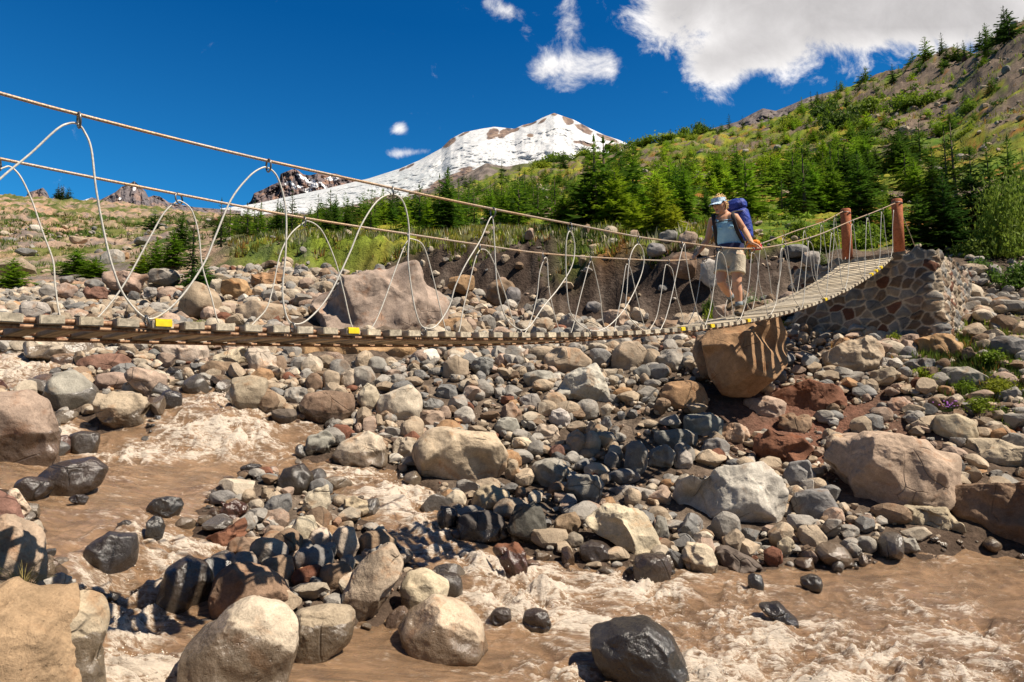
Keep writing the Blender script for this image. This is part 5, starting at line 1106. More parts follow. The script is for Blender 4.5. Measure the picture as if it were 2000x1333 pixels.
# ------------------------------------------------------------------ conifers, shrubs, grass
def leaf_mat(name, vertex=False, trans=.35, rough=.6):
    t = MT(name)
    if vertex: col = t.attr('col', 'Color'); vec = t.pos(); s1 = 2.2
    else: col, rnd = t.objcol(); vec = t.coord(); s1 = 5.
    n = t.noise(vec, s1, 4, .65); n2 = t.noise(vec, s1 * 6, 3, .6)
    c = t.scale(col, t.math('MULTIPLY', t.ramp(n, .3, .7, .62, 1.4), t.ramp(n2, .3, .7, .75, 1.3)))
    t.set(Base_Color=c, Roughness=rough); t.b.inputs['Specular IOR Level'].default_value = .15
    tr = t.nt.nodes.new('ShaderNodeBsdfTranslucent'); t.L.new(t.scale(c, 1.1), tr.inputs[0]); mx = t.nt.nodes.new('ShaderNodeMixShader'); mx.inputs[0].default_value = trans
    t.L.new(t.b.outputs[0], mx.inputs[1]); t.L.new(tr.outputs[0], mx.inputs[2]); t.L.new(mx.outputs[0], t.nt.nodes['Material Output'].inputs[0]); return t.m
M_NEEDLE = leaf_mat('needles', trans=.28); M_LEAF = leaf_mat('leaves', trans=.4); M_GRASS = leaf_mat('grass_blades', True, .35)
M_BARK = plain('bark', (.12, .085, .06), .9, 0, .35, 18, .5)
def conifer_geo(seed, whorls, nb, nodes, ratio, droop=.25, irregular=.25, base=.05):
    """unit-height conifer; returns crown verts/faces and trunk MB"""
    r = np.random.default_rng(seed); V, T = [], []; n = 0
    for w in range(whorls):
        t = base + (1 - base) * (w + r.uniform(-.3, .3)) / whorls; t = min(max(t, .02), .985)
        L0 = ratio * (1 - t) ** .82 * (.55 + .45 * min(1, (t + .12) / .25)) + .012
        k = max(3, int(nb * (1 - .5 * t) + r.uniform(-1, 1))); a0 = r.uniform(0, 6.28)
        for b in range(k):
            a = a0 + b * 2 * math.pi / k + r.uniform(-.3, .3); L = L0 * (1 + r.uniform(-irregular, irregular)); d = np.array([math.cos(a), math.sin(a), 0.]); sd = np.array([-d[1], d[0], 0.])
            dr = droop * r.uniform(.6, 1.3) * (1.15 - t); m = max(2, int(nodes * (.45 + .55 * (1 - t))))
            rise = .30 * t + .05
            def bp(f): return np.array([0, 0, t]) + d * L * f + np.array([0, 0, L * (rise * f - dr * f * f * 1.3 + .12 * f ** 3)])
            for j in range(1, m + 1):
                f = j / m; p = bp(f); q = bp(max(f - 1.25 / m, .02)); sl = L * (.34 * (1 - .65 * f) + .05) * r.uniform(.7, 1.25)
                for sg in (-1, 1):
                    tip = p + sd * sg * sl + d * sl * .45 + np.array([0, 0, -sl * r.uniform(.05, .45)])
                    V += [q, p, tip]; T.append([n, n + 1, n + 2]); n += 3
                if r.random() < .5:
                    tip = p + sd * r.uniform(-.4, .4) * sl + np.array([0, 0, sl * r.uniform(-.5, .35)]) + d * sl * .5; V += [q + sd * .12 * sl, p - sd * .12 * sl, tip]; T.append([n, n + 1, n + 2]); n += 3
            e = bp(1.0); tip = e + d * L * .16 + np.array([0, 0, L * r.uniform(-.06, .05)]); wv = sd * L * .07; V += [bp(.8) - wv, bp(.8) + wv, tip]; T.append([n, n + 1, n + 2]); n += 3
    top = np.array([0, 0, 1.02]);
    for a in (0, 2.1, 4.2):
        dd = np.array([math.cos(a), math.sin(a), 0]) * .014; V += [np.array([0, 0, .93]) - dd, np.array([0, 0, .93]) + dd, top]; T.append([n, n + 1, n + 2]); n += 3
    tb = MB(); bend = r.uniform(-.01, .01, 2); tb.tube([(0, 0, -.06), (bend[0], bend[1], .3), (0, 0, .65), (0, 0, .97)], [.024, .018, .010, .002], 7)
    return np.array(V), np.array(T), tb
PROT = {'slim': [], 'full': [], 'broad': [], 'far': []}
for i in range(3):
    PROT['slim'].append(conifer_geo(400 + i, 26, 8, 6, .17, .35)); PROT['full'].append(conifer_geo(410 + i, 24, 10, 8, .30, .30)); PROT['broad'].append(conifer_geo(420 + i, 18, 11, 9, .46, .26, .35))
for i in range(5): PROT['far'].append(conifer_geo(440 + i, 15, 6, 4, [.22, .27, .32, .38, .20][i], .3, .35))
PM = {}
for k, lst in PROT.items():
    PM[k] = []
    for V, T, tb in lst:
        cm = mesh_np('crown', V, T, M_NEEDLE, False); tm = tb.mesh('trunk', M_BARK, True)
        if k == 'far':
            Vt = np.concatenate(tb.v); both = mesh_np('conifer', np.concatenate([V, Vt]), [np.concatenate([T] + [f + len(V) for f in tb.f3])] + [f + len(V) for f in tb.f4], M_NEEDLE, False); both.materials.append(M_BARK)
            for p_ in both.polygons:
                if p_.vertices[0] >= len(V): p_.material_index = 1
            PM[k].append((both, None))
        else: PM[k].append((cm, tm))
TONE = {'bright': (.24, .35, .020), 'mid': (.15, .25, .018), 'dark': (.072, .14, .016), 'deep': (.036, .075, .014), 'yellow': (.28, .34, .022)}
TW = {'bright': 'bright green', 'mid': 'mid green', 'dark': 'dark green', 'deep': 'blackish green', 'yellow': 'yellow green'}
RT = np.random.default_rng(55); TREES = []
def tree(px, py, hpx, wpx, tone, kind, label, group, Y=None, cat='conifer', name='conifer'):
    Y = inv(px, py) if Y is None else Y; g = P(px, py, Y); z = gz(g.x, g.y) - .05; H = hpx * (Y / pxdir(px, py)[1]) / F
    z = min(z, g.z + .15 * H); W = wpx / hpx; crown, trunk = PM[kind][RT.integers(len(PM[kind]))]
    ratio = {'slim': .34, 'full': .60, 'broad': .92, 'far': .52}[kind]; sx = H * W / ratio * .96
    col = np.array(TONE[tone]) * RT.uniform(.82, 1.18) * RT.uniform(.92, 1.08, 3); rz = RT.uniform(0, 6.28)
    if trunk is None:
        o = bpy.data.objects.new(name, crown); COL.objects.link(o); o.color = (*col, 1); root = o
    else:
        root = empty(name)
        for nm, me in (('trunk', trunk), ('crown', crown)):
            c = bpy.data.objects.new(nm, me); COL.objects.link(c); c.parent = root; c.color = (*col, 1)
    root.location = (g.x, g.y, z); root.scale = (sx, sx, H); root.rotation_euler = (RT.uniform(-.03, .03), RT.uniform(-.03, .03), rz)
    tag(root, label, cat, group); TREES.append(root); return root
G1 = 'conifers beyond the cut bank'
for a in [(1163, 456, 196, 92, 'mid', 'slim', 'tallest conifer of the meadow, thin pointed top against the snow'),
          (1205, 456, 132, 120, 'bright', 'broad', 'broad bright conifer close right of the tallest one'),
          (1140, 457, 120, 96, 'dark', 'full', 'dark conifer close left of the tallest one'),
          (1288, 466, 122, 112, 'yellow', 'broad', 'broad yellow green conifer above the rim boulders'),
          (1338, 452, 140, 84, 'mid', 'full', 'mid green conifer behind the yellow green one, left of the hiker'),
          (1255, 452, 96, 74, 'bright', 'full', 'small bright conifer between the broad bright and yellow green ones'),
          (1240, 464, 70, 76, 'bright', 'broad', 'low bushy bright conifer on the bank edge left of the rim boulders'),
          (1318, 468, 70, 70, 'yellow', 'broad', 'low yellow green conifer over the reddish rim boulder'),
          (1378, 440, 80, 60, 'dark', 'full', 'dark conifer directly behind the hiker head'),
          (1100, 456, 82, 70, 'mid', 'full', 'mid green conifer left of the dark one in the meadow'),
          (1682, 446, 160, 110, 'dark', 'full', 'large dark conifer standing behind the far bridge post'),
          (1655, 408, 120, 84, 'deep', 'full', 'tall blackish conifer on the slope above the far bridge post'),
          (1700, 400, 110, 80, 'dark', 'full', 'dark conifer between the two bridge posts on the slope'),
          (1735, 470, 80, 80, 'mid', 'broad', 'low mid green conifer beside the near bridge post'),
          (1800, 488, 120, 110, 'dark', 'full', 'dark conifer right of the near bridge post'),
          (1848, 492, 170, 120, 'deep', 'full', 'big blackish conifer behind the abutment'),
          (1872, 470, 258, 72, 'dark', 'slim', 'very tall slender conifer rising over the right group'),
          (1856, 455, 220, 60, 'deep', 'slim', 'slender twin just left of the very tall conifer'),
          (1905, 488, 215, 120, 'deep', 'full', 'big dark conifer right of the very tall slender one'),
          (1940, 470, 205, 100, 'dark', 'full', 'dark conifer partly behind the bright leafy bush'),
          (1975, 440, 190, 96, 'dark', 'full', 'dark conifer near the right edge above the leafy bush'),
          (1825, 430, 150, 86, 'dark', 'full', 'dark conifer up slope left of the slender twins'),
          (1790, 400, 95, 70, 'mid', 'full', 'mid green conifer above the near bridge post'),
          (24, 574, 76, 96, 'mid', 'broad', 'bushy conifer at the left edge above the deck'),
          (150, 542, 58, 84, 'mid', 'broad', 'low wide conifer on the rubble left of the rope loop'),
          (185, 545, 46, 66, 'mid', 'broad', 'smaller low conifer right of the wide one at left'),
          (374, 566, 160, 62, 'dark', 'slim', 'slender dark conifer beside the smooth tan boulder'),
          (395, 570, 70, 80, 'dark', 'broad', 'low spreading conifer at the foot of the slender dark one'),
          (338, 528, 78, 70, 'mid', 'full', 'mid green conifer left of the slender dark one'),
          (306, 530, 72, 62, 'mid', 'full', 'mid green conifer further left in the small clump'),
          (280, 534, 52, 60, 'bright', 'broad', 'low bright conifer at the left of the small clump'),
          (352, 500, 84, 60, 'dark', 'full', 'dark conifer behind the small clump'),
          (300, 462, 40, 50, 'deep', 'far', 'small blackish conifer at the foot of the moraine')]:
    tree(*a[:7], G1 if a[0] > 420 and a[0] < 1500 else ('conifers around the bridge end' if a[0] > 1500 else 'conifers on the rubble flat'))
def row(n, fpx, fY, fh, ratio, tones, where, group, kinds=('far',), seed=1, max_h=None):
    r = np.random.default_rng(seed); items = []
    for i in range(n):
        px = fpx(r); Y = fY(r, px) * S; d0 = pxdir(px, 440)
        e = float(bil(np.array([px]), np.array([math.log(Y)]))[0]); v = (e * CP - SP) / (CP + e * SP); items.append((px, 666.5 - F * v, Y, fh(r), r))
    items.sort(key=lambda q: q[0])
    for i, (px, py, Y, h, _) in enumerate(items):
        tn = tones[r.integers(len(tones))]; hm = h; hp = hm / ((Y / pxdir(px, py)[1]) / F); suf = 'th' if 10 <= (i + 1) % 100 <= 20 else {1: 'st', 2: 'nd', 3: 'rd'}.get((i + 1) % 10, 'th')
        w = 'tall ' if hm > fh(r) * 1.2 else ('small ' if hm < fh(r) * .75 else '')
        tree(px, py, hp, hp * r.uniform(*ratio), tn, kinds[r.integers(len(kinds))], f'{w}{TW[tn]} conifer {where}, {i + 1}{suf} from left', group, Y)
row(38, lambda r: r.uniform(425, 735), lambda r, px: r.uniform(29, 46), lambda r: r.uniform(1.1, 2.2), (.42, .7), ['dark', 'deep', 'dark', 'mid'], 'in the dense row behind the bank', 'dense conifer row behind the cut bank', ('far', 'far', 'full'), 61)
row(30, lambda r: r.uniform(700, 1120), lambda r, px: r.uniform(28, 52), lambda r: r.uniform(1.6, 3.0), (.42, .72), ['dark', 'mid', 'dark', 'mid', 'bright'], 'in front of the volcano wood', 'conifers at the front of the wood', ('full', 'far'), 62)
row(34, lambda r: r.uniform(740, 1240), lambda r, px: r.uniform(58, 150), lambda r: r.uniform(2.4, 4.6), (.4, .7), ['dark', 'deep', 'dark', 'mid'], 'in the wood below the volcano', 'conifers of the wood below the volcano', ('far',), 63)
row(16, lambda r: r.uniform(900, 1260), lambda r, px: r.uniform(160, 290), lambda r: r.uniform(4, 7), (.35, .6), ['deep', 'dark'], 'on the crest below the volcano', 'conifers on the crest below the volcano', ('far',), 64)
row(46, lambda r: r.uniform(1180, 1680), lambda r, px: r.uniform(28, 110), lambda r: r.uniform(1.6, 4.0), (.55, .95), ['mid', 'dark', 'bright', 'mid', 'bright'], 'dotted over the middle slope', 'conifers dotted over the middle slope', ('far', 'broad'), 65)
row(60, lambda r: r.choice([r.uniform(1240, 2000), r.uniform(1560, 2000)]), lambda r, px: float(np.interp(px, [1200, 1330, 1500, 1620, 1750, 1850, 2000], [290, 270, 245, 225, 196, 165, 122])) * r.uniform(.80, 1.0), lambda r: r.uniform(2.2, 6.5), (.45, .85), ['deep', 'dark', 'deep', 'dark', 'mid'], 'along the skyline ridge', 'conifers along the skyline ridge', ('far',), 66)
row(26, lambda r: r.uniform(1560, 1850), lambda r, px: r.uniform(36, 62), lambda r: r.uniform(2.0, 3.8), (.5, .85), ['dark', 'deep', 'mid'], 'in the groups on the right slope', 'conifer groups on the right slope', ('far', 'full'), 67)
row(10, lambda r: r.uniform(20, 420), lambda r, px: r.uniform(80, 240), lambda r: r.uniform(2, 3.6), (.6, .9), ['dark', 'mid'], 'on the left moraine', 'small conifers on the left moraine', ('far',), 68)
row(9, lambda r: r.uniform(78, 138), lambda r, px: r.uniform(370, 385), lambda r: r.uniform(4, 9), (.5, .7), ['deep'], 'on the far left skyline', 'conifers on the far left skyline', ('far',), 69)

def leaf_cloud(seed, n, size, flat=.8, clumps=9):
    r = np.random.default_rng(seed); cl = r.normal(size=(clumps, 3)); cl /= np.linalg.norm(cl, axis=1)[:, None]; cl *= r.uniform(.25, .68, (clumps, 1)); cl[:, 2] = np.abs(cl[:, 2]) * 1.1 + .05
    V, T = [], []; k = 0
    for i in range(n):
        c = cl[r.integers(clumps)]; p = c + r.normal(size=3) * np.array([.19, .19, .15]); p[2] = max(p[2], .02)
        a = r.normal(size=3); a /= np.linalg.norm(a); b = np.cross(a, r.normal(size=3)); b /= np.linalg.norm(b) + 1e-9; s = size * r.uniform(.6, 1.4)
        V += [p - a * s, p + b * s * .45, p + a * s, p - b * s * .45]; T.append([k, k + 1, k + 2, k + 3]); k += 4
    return np.array(V), np.array(T), cl
def bush_proto(seed, n, size):
    V, T, cl = leaf_cloud(seed, n, size); tb = MB()
    for c in cl[:7]: tb.tube([(0, 0, -.08), (c[0] * .4, c[1] * .4, c[2] * .4), tuple(c)], [.02, .012, .004], 5)
    return mesh_np('foliage', V, T, M_LEAF, False), tb.mesh('stems', M_BARK, True)
BUSH = [bush_proto(500 + i, 1500, .075) for i in range(4)]; BIGB = bush_proto(510, 5200, .035)
BRT = np.random.default_rng(77)
def bush(px, py, w, h, col, label, group=None, Y=None, pr=None, name='shrub', cat='shrub'):
    Y = inv(px, py) if Y is None else SW(Y); g = P(px, py, Y); k = (Y / pxdir(px, py)[1]) / F; root = empty(name, (g.x, g.y, min(gz(g.x, g.y) - .03, g.z + .1 * h * k))); f, s = pr or BUSH[BRT.integers(4)]
    for nm, me in (('foliage', f), ('stems', s)):
        c = bpy.data.objects.new(nm, me); COL.objects.link(c); c.parent = root; c.color = (*(np.array(col) * BRT.uniform(.9, 1.1)), 1)
    root.scale = (w * k * .55, w * k * .55, h * k * .95); root.rotation_euler = (0, 0, BRT.uniform(0, 6)); tag(root, label, cat, group)
GB, GD, GY = (.15, .225, .02), (.075, .135, .018), (.24, .30, .025)
bush(1958, 506, 150, 190, (.17, .235, .03), 'large bright leafy bush at the right edge beside the dark conifers', pr=BIGB)
bush(2010, 500, 150, 240, (.14, .21, .03), 'tall bright leafy bush cut by the right edge of the picture', pr=BIGB)
bush(1905, 505, 90, 70, (.15, .21, .03), 'low bright leafy bush in front of the dark conifers at right')
bush(1985, 566, 90, 60, GD, 'dark green bush below the leafy bush at the right edge')
bush(1925, 540, 70, 44, GD, 'low dark bush right of the abutment')
bush(1783, 218, 105, 50, GB, 'wide green shrub high on the right slope below the skyline')
bush(1640, 262, 90, 76, (.08, .13, .02), 'big green shrub left of the wide one on the upper slope')
bush(1612, 232, 70, 44, GD, 'dark green shrub near the skyline left of the big one')
bush(1690, 232, 70, 40, GB, 'green shrub between the big and the wide shrubs')
bush(1760, 283, 76, 32, (.10, .15, .025), 'low shrub alone on the scree of the right slope')
bush(1600, 490, 90, 56, GY, 'bright leafy shrub behind the handrail left of the far post')
bush(1690, 484, 90, 60, GB, 'leafy shrub between the two posts behind the handrail')
bush(1560, 472, 70, 46, GB, 'leafy shrub left of the bright one behind the handrail')
bush(1500, 482, 54, 36, GB, 'small green shrub at the bank edge right of the backpack')
bush(1645, 460, 90, 50, GD, 'dark leafy shrub at the foot of the far post conifer')
bush(1386, 592, 36, 52, GY, 'bright plant growing in the bank left of the hiker legs', Y=15.4, name='plant', cat='plant')
bush(1476, 578, 54, 84, (.20, .25, .10), 'tall pale flowering plant right of the hiker legs', Y=15.2, name='plant', cat='plant')
bush(1518, 588, 62, 22, GY, 'low bright plant on the bank below the ropes', Y=15.0, name='plant', cat='plant')
bush(1600, 514, 40, 34, (.17, .21, .07), 'pale green plant beside the boulder behind the ropes', name='plant', cat='plant')
bush(1746, 680, 34, 34, GY, 'small bright plant between the abutment boulders', name='plant', cat='plant')
bush(1382, 546, 24, 40, GD, 'small plant sprouting beside the pale boulder behind the hiker', Y=16.3, name='plant', cat='plant')
bush(398, 640, 42, 22, GY, 'mossy green plant among the stones below the tan boulder', name='plant', cat='plant')
bush(316, 600, 30, 14, GY, 'tiny bright plant among the rubble left of the tan boulder', name='plant', cat='plant')
bush(1810, 742, 56, 30, GY, 'low bright green clump left of the grey boulder in grass', name='plant', cat='plant')
bush(1905, 800, 84, 40, (.16, .21, .02), 'yellow green mossy clump hanging over the right bank', name='plant', cat='plant')
bush(1960, 770, 90, 40, (.19, .21, .02), 'yellow green clump at the right edge above the round boulder', name='plant', cat='plant')
bush(1880, 756, 60, 30, GB, 'green clump right below the grey boulder in grass', name='plant', cat='plant')
bush(1940, 712, 80, 34, GB, 'green clump behind the grey boulder in grass', name='plant', cat='plant')
for i in range(95):
    px = BRT.uniform(1000, 1900); py = BRT.uniform(200, 470); 
    if inv(px, py) < 21: continue
    bush(px, py, BRT.uniform(26, 70), BRT.uniform(14, 34), [GB, GD, GY, GB][BRT.integers(4)], f'low rounded shrub on the hillside, {i + 1} in the scatter between meadow and scree', 'low shrubs scattered over the hillside')

def flowers():
    g = gpt(1852, 806); z = gz(g.x, g.y); root = empty('flower_clump', (g.x, g.y, z)); r = np.random.default_rng(8); st, bl = MB(), []
    for i in range(60):
        a = r.uniform(0, 6.28); q = np.array([math.cos(a), math.sin(a), 0]) * r.uniform(0, .16); top = q * 1.25 + np.array([0, 0, r.uniform(.05, .15)]); st.tube([q * 0, q, top], .002, 4)
        if i % 2 == 0: bl.append(top)
    st.obj('stems', plain('stem_green', (.10, .15, .03), .7, 0, .3, 20, 0), root); V0, F0 = ico(2); m = MB()
    for b in bl: m.add(V0 * .013 * np.array([1, 1, .6]) + b, F3=F0)
    m.obj('blossoms', plain('purple_petals', (.42, .16, .55), .6, 0, .2, 60, 0), root); tag(root, 'clump of small purple flowers on the right bank above the round boulder', 'flowers')
flowers()

def tufts(name, label, N, samp_fn, hfn, colfn, seed, blades=6, spread=.5, lean=.5):
    r = np.random.default_rng(seed); x, y = samp_fn(r, N); z = ground_z(x, y) - .01; h = hfn(r, x, y); c = colfn(r, x, y); n = len(x)
    a = r.uniform(0, 6.28, (n, blades)); l = r.uniform(.1, lean, (n, blades)) * h[:, None]; hh = h[:, None] * r.uniform(.6, 1.1, (n, blades)); ro = r.uniform(0, spread, (n, blades)) * h[:, None]
    bx = x[:, None] + np.cos(a) * ro; by = y[:, None] + np.sin(a) * ro; w = h[:, None] * r.uniform(.05, .12, (n, blades)); zb = z[:, None] + 0 * a
    p1 = np.stack([bx - np.sin(a) * w, by + np.cos(a) * w, zb], -1); p2 = np.stack([bx + np.sin(a) * w, by - np.cos(a) * w, zb], -1); p3 = np.stack([bx + np.cos(a) * l, by + np.sin(a) * l, zb + hh], -1)
    V = np.stack([p1, p2, p3], 2).reshape(-1, 3); Fc = np.arange(len(V)).reshape(-1, 3); cc = np.repeat(c[:, None, :] * r.uniform(.7, 1.25, (n, blades, 1)), 3, axis=1).reshape(-1, 3)
    tag(link(name, mesh_np(name, V, Fc, M_GRASS, False, {'col': cc})), label, name, kind='stuff')
def mead(X, Y): return np.clip(.25 + 1.2 * fbm(xyz(X * .25, Y * .25), 3, 401), 0.02, 1)
def gcol(r, x, y):
    n = fbm(xyz(x * .35, y * .35), 3, 403) + .25 * r.normal(size=len(x)); c = np.tile([.16, .21, .025], (len(x), 1)); c = cmix(c, (.30, .28, .04), sstep(n, .0, .5)); c = cmix(c, (.06, .09, .018), sstep(-n, .1, .6))
    return cmix(c, (.27, .12, .035), (r.random(len(x)) < .12 + .3 * sstep(fbm(xyz(x * .3, y * .3), 4, 36), .2, .6)).astype(float) * .8)
tufts('bank_grass', 'tall grass with pale flower heads along the top of the cut bank', 9000, samp(440, 1480, 16.0, 30, lambda X, Y: (np.clip(.6 + fbm(xyz(X * .5, Y * .5), 3, 405), .1, 1)) * (Y > np.interp(1000 + F * X / Y, [430, 560, 700, 850, 1000, 1200, 1330, 1480], np.array([26.5, 25.6, 25.0, 23.0, 21.2, 18.4, 17.2, 17.8]) * S))), lambda r, x, y: r.uniform(.12, .34, len(x)), lambda r, x, y: np.where((r.random(len(x)) < .22)[:, None], np.array([.45, .42, .26]), gcol(r, x, y)), 81, 6)
tufts('hillside_cover', 'low heather and grass covering the hillside', 26000, samp(560, 2150, 22, 170, lambda X, Y: mead(X, Y) * np.clip(1.2 - Y / 170, .2, 1) * (1 - .75 * sstep(1000 + F * X / Y, 1600, 1900) * sstep(Y, 45, 70))), lambda r, x, y: r.uniform(.12, .38, len(x)) * np.clip(y / 40, .7, 2.2), gcol, 82, 6, .9, .9)
tufts('moraine_cover', 'sparse green plants over the left moraine', 9000, samp(-150, 480, 17, 200, lambda X, Y: np.clip(fbm(xyz(X * .08, Y * .06), 4, 407) * 2.2, 0, 1)), lambda r, x, y: r.uniform(.12, .35, len(x)) * np.clip(y / 40, .6, 2.5), lambda r, x, y: gcol(r, x, y) * np.array([.62, .8, .9]), 83, 6, .9, .8)
tufts('bank_herbs', 'green herbs on the right bank below the abutment', 2600, lambda r, N: (lambda a, b: (a, b))(*(lambda q: (q[:, 0], q[:, 1]))(r.normal([7.7, 10.6], [.6, .75], (N, 2)))), lambda r, x, y: r.uniform(.05, .16, len(x)), lambda r, x, y: gcol(r, x, y) * 1.15, 84, 7, .6, .7)
def tuft_on_rock():
    g = P(45, 1150, 3.9); root = empty('grass_tuft', (g.x, g.y, g.z - .02)); r = np.random.default_rng(9); m = MB()
    for i in range(90):
        a = r.uniform(0, 6.28); l = r.uniform(.05, .16); h = r.uniform(.05, .17); b = np.array([math.cos(a), math.sin(a), 0]) * r.uniform(0, .03); m.tube([b, b + np.array([math.cos(a) * l * .4, math.sin(a) * l * .4, h * .7]), b + np.array([math.cos(a) * l, math.sin(a) * l, h])], [.0016, .0012, .0004], 4, False)
    m.obj('blades', plain('dry_grass', (.28, .22, .07), .8, 0, .4, 40, 0), root, True); tag(root, 'dry tuft of thin grass growing on the corner bedrock at left', 'grass tuft')
tuft_on_rock()
def merged_wood():
    r = np.random.default_rng(91); vs, fs, cs = [], [], []; n = 0
    def add(px, Y, h, ratio, tn):
        nonlocal n
        x = (px - 1000) / F * Y; z = gz(x, Y) - .1; V0, T0, _ = PROT['far'][r.integers(5)]; a = r.uniform(0, 6.28); s = h * ratio / .52
        V = np.stack([(V0[:, 0] * math.cos(a) - V0[:, 1] * math.sin(a)) * s + x, (V0[:, 0] * math.sin(a) + V0[:, 1] * math.cos(a)) * s + Y, V0[:, 2] * h + z], 1)
        vs.append(V); fs.append(T0 + n); n += len(V); cs.append(np.tile(np.array(TONE[tn]) * r.uniform(.8, 1.2), (len(V), 1)))
    for i in range(300): add(r.uniform(600, 1250), np.exp(r.uniform(math.log(55), math.log(230))), r.uniform(1.6, 3.6), r.uniform(.45, .75), r.choice(['dark', 'mid', 'deep', 'dark', 'mid']))
    for i in range(170): add(r.uniform(1230, 1720), np.exp(r.uniform(math.log(50), math.log(210))), r.uniform(1.2, 3.4), r.uniform(.6, 1.0), r.choice(['mid', 'dark', 'bright', 'mid']))
    for i in range(90): add(r.uniform(1500, 1990), r.uniform(60, 140), r.uniform(.8, 2.6), r.uniform(.6, 1.1), r.choice(['mid', 'dark', 'bright']))
    for i in range(70): add(r.uniform(380, 620), np.exp(r.uniform(math.log(36), math.log(120))), r.uniform(.9, 1.7), r.uniform(.5, .8), r.choice(['dark', 'deep', 'mid']))
    tag(link('far_wood', mesh_np('far_wood', np.concatenate(vs), np.concatenate(fs), M_GRASS, False, {'col': np.concatenate(cs)})), 'small conifers of the far wood merging over the slopes', 'wood', kind='stuff')
    vs, cs = [], []; LC = [leaf_cloud(520 + i, 150, .16)[0] for i in range(5)]
    for i in range(520):
        px = r.uniform(560, 1990); Y = np.exp(r.uniform(math.log(24), math.log(150))); x = (px - 1000) / F * Y
        if fbm(np.array([[x * .09, Y * .09, 0]]), 3, 411)[0] < -.05: continue
        z = gz(x, Y) - .05; w = r.uniform(.3, .8) * (Y / 45) ** .4; V = LC[r.integers(5)] * [w, w, w * r.uniform(.45, .8)] + [x, Y, z]
        c = np.array([GB, GD, GY, GD][r.integers(4)]) * r.uniform(.75, 1.15); vs.append(V); cs.append(np.tile(c, (len(V), 1)))
    V = np.concatenate(vs); tag(link('undergrowth', mesh_np('undergrowth', V, np.arange(len(V)).reshape(-1, 4), M_GRASS, False, {'col': np.concatenate(cs)})), 'low green undergrowth spread between the conifers on the slopes', 'undergrowth', kind='stuff')
merged_wood()
print('trees', len(TREES))
# ------------------------------------------------------------------ the hiker
def remesh(me, vox, smooth_it=4):
    o = bpy.data.objects.new('tmp', me); COL.objects.link(o)
    m = o.modifiers.new('r', 'REMESH'); m.mode = 'VOXEL'; m.voxel_size = vox; m.use_smooth_shade = True
    if smooth_it: s = o.modifiers.new('s', 'SMOOTH'); s.iterations = smooth_it; s.factor = .5
    dg = bpy.context.evaluated_depsgraph_get(); dg.update(); out = bpy.data.meshes.new_from_object(o.evaluated_get(dg)); bpy.data.objects.remove(o)
    return out
def loft(mb, pts, ab, wide, n=18, power=2.0):
    """elliptical sections along a path; a = half width along `wide`, b = half depth"""
    P_ = np.asarray([list(p) for p in pts], float); T = np.gradient(P_, axis=0); T /= np.linalg.norm(T, axis=1)[:, None]; V = []; a = np.linspace(0, 2 * math.pi, n, endpoint=False)
    ca = np.sign(np.cos(a)) * np.abs(np.cos(a)) ** (2 / power); sa = np.sign(np.sin(a)) * np.abs(np.sin(a)) ** (2 / power); wide = np.asarray(list(wide), float)
    for i in range(len(P_)):
        w = wide - T[i] * np.dot(wide, T[i]); w /= np.linalg.norm(w); d = np.cross(T[i], w); A, B_ = ab[i] if hasattr(ab[i], '__len__') else (ab[i], ab[i])
        V.append(P_[i] + ca[:, None] * A * w + sa[:, None] * B_ * d)
    m = len(P_); V = np.concatenate(V + [P_[:1], P_[-1:]]); F4, F3 = [], []
    for i in range(m - 1):
        for k in range(n): F4.append([i * n + k, i * n + (k + 1) % n, (i + 1) * n + (k + 1) % n, (i + 1) * n + k])
    for k in range(n): F3.append([m * n, (k + 1) % n, k]); F3.append([m * n + 1, (m - 1) * n + k, (m - 1) * n + (k + 1) % n])
    mb.add(V, F3, F4)
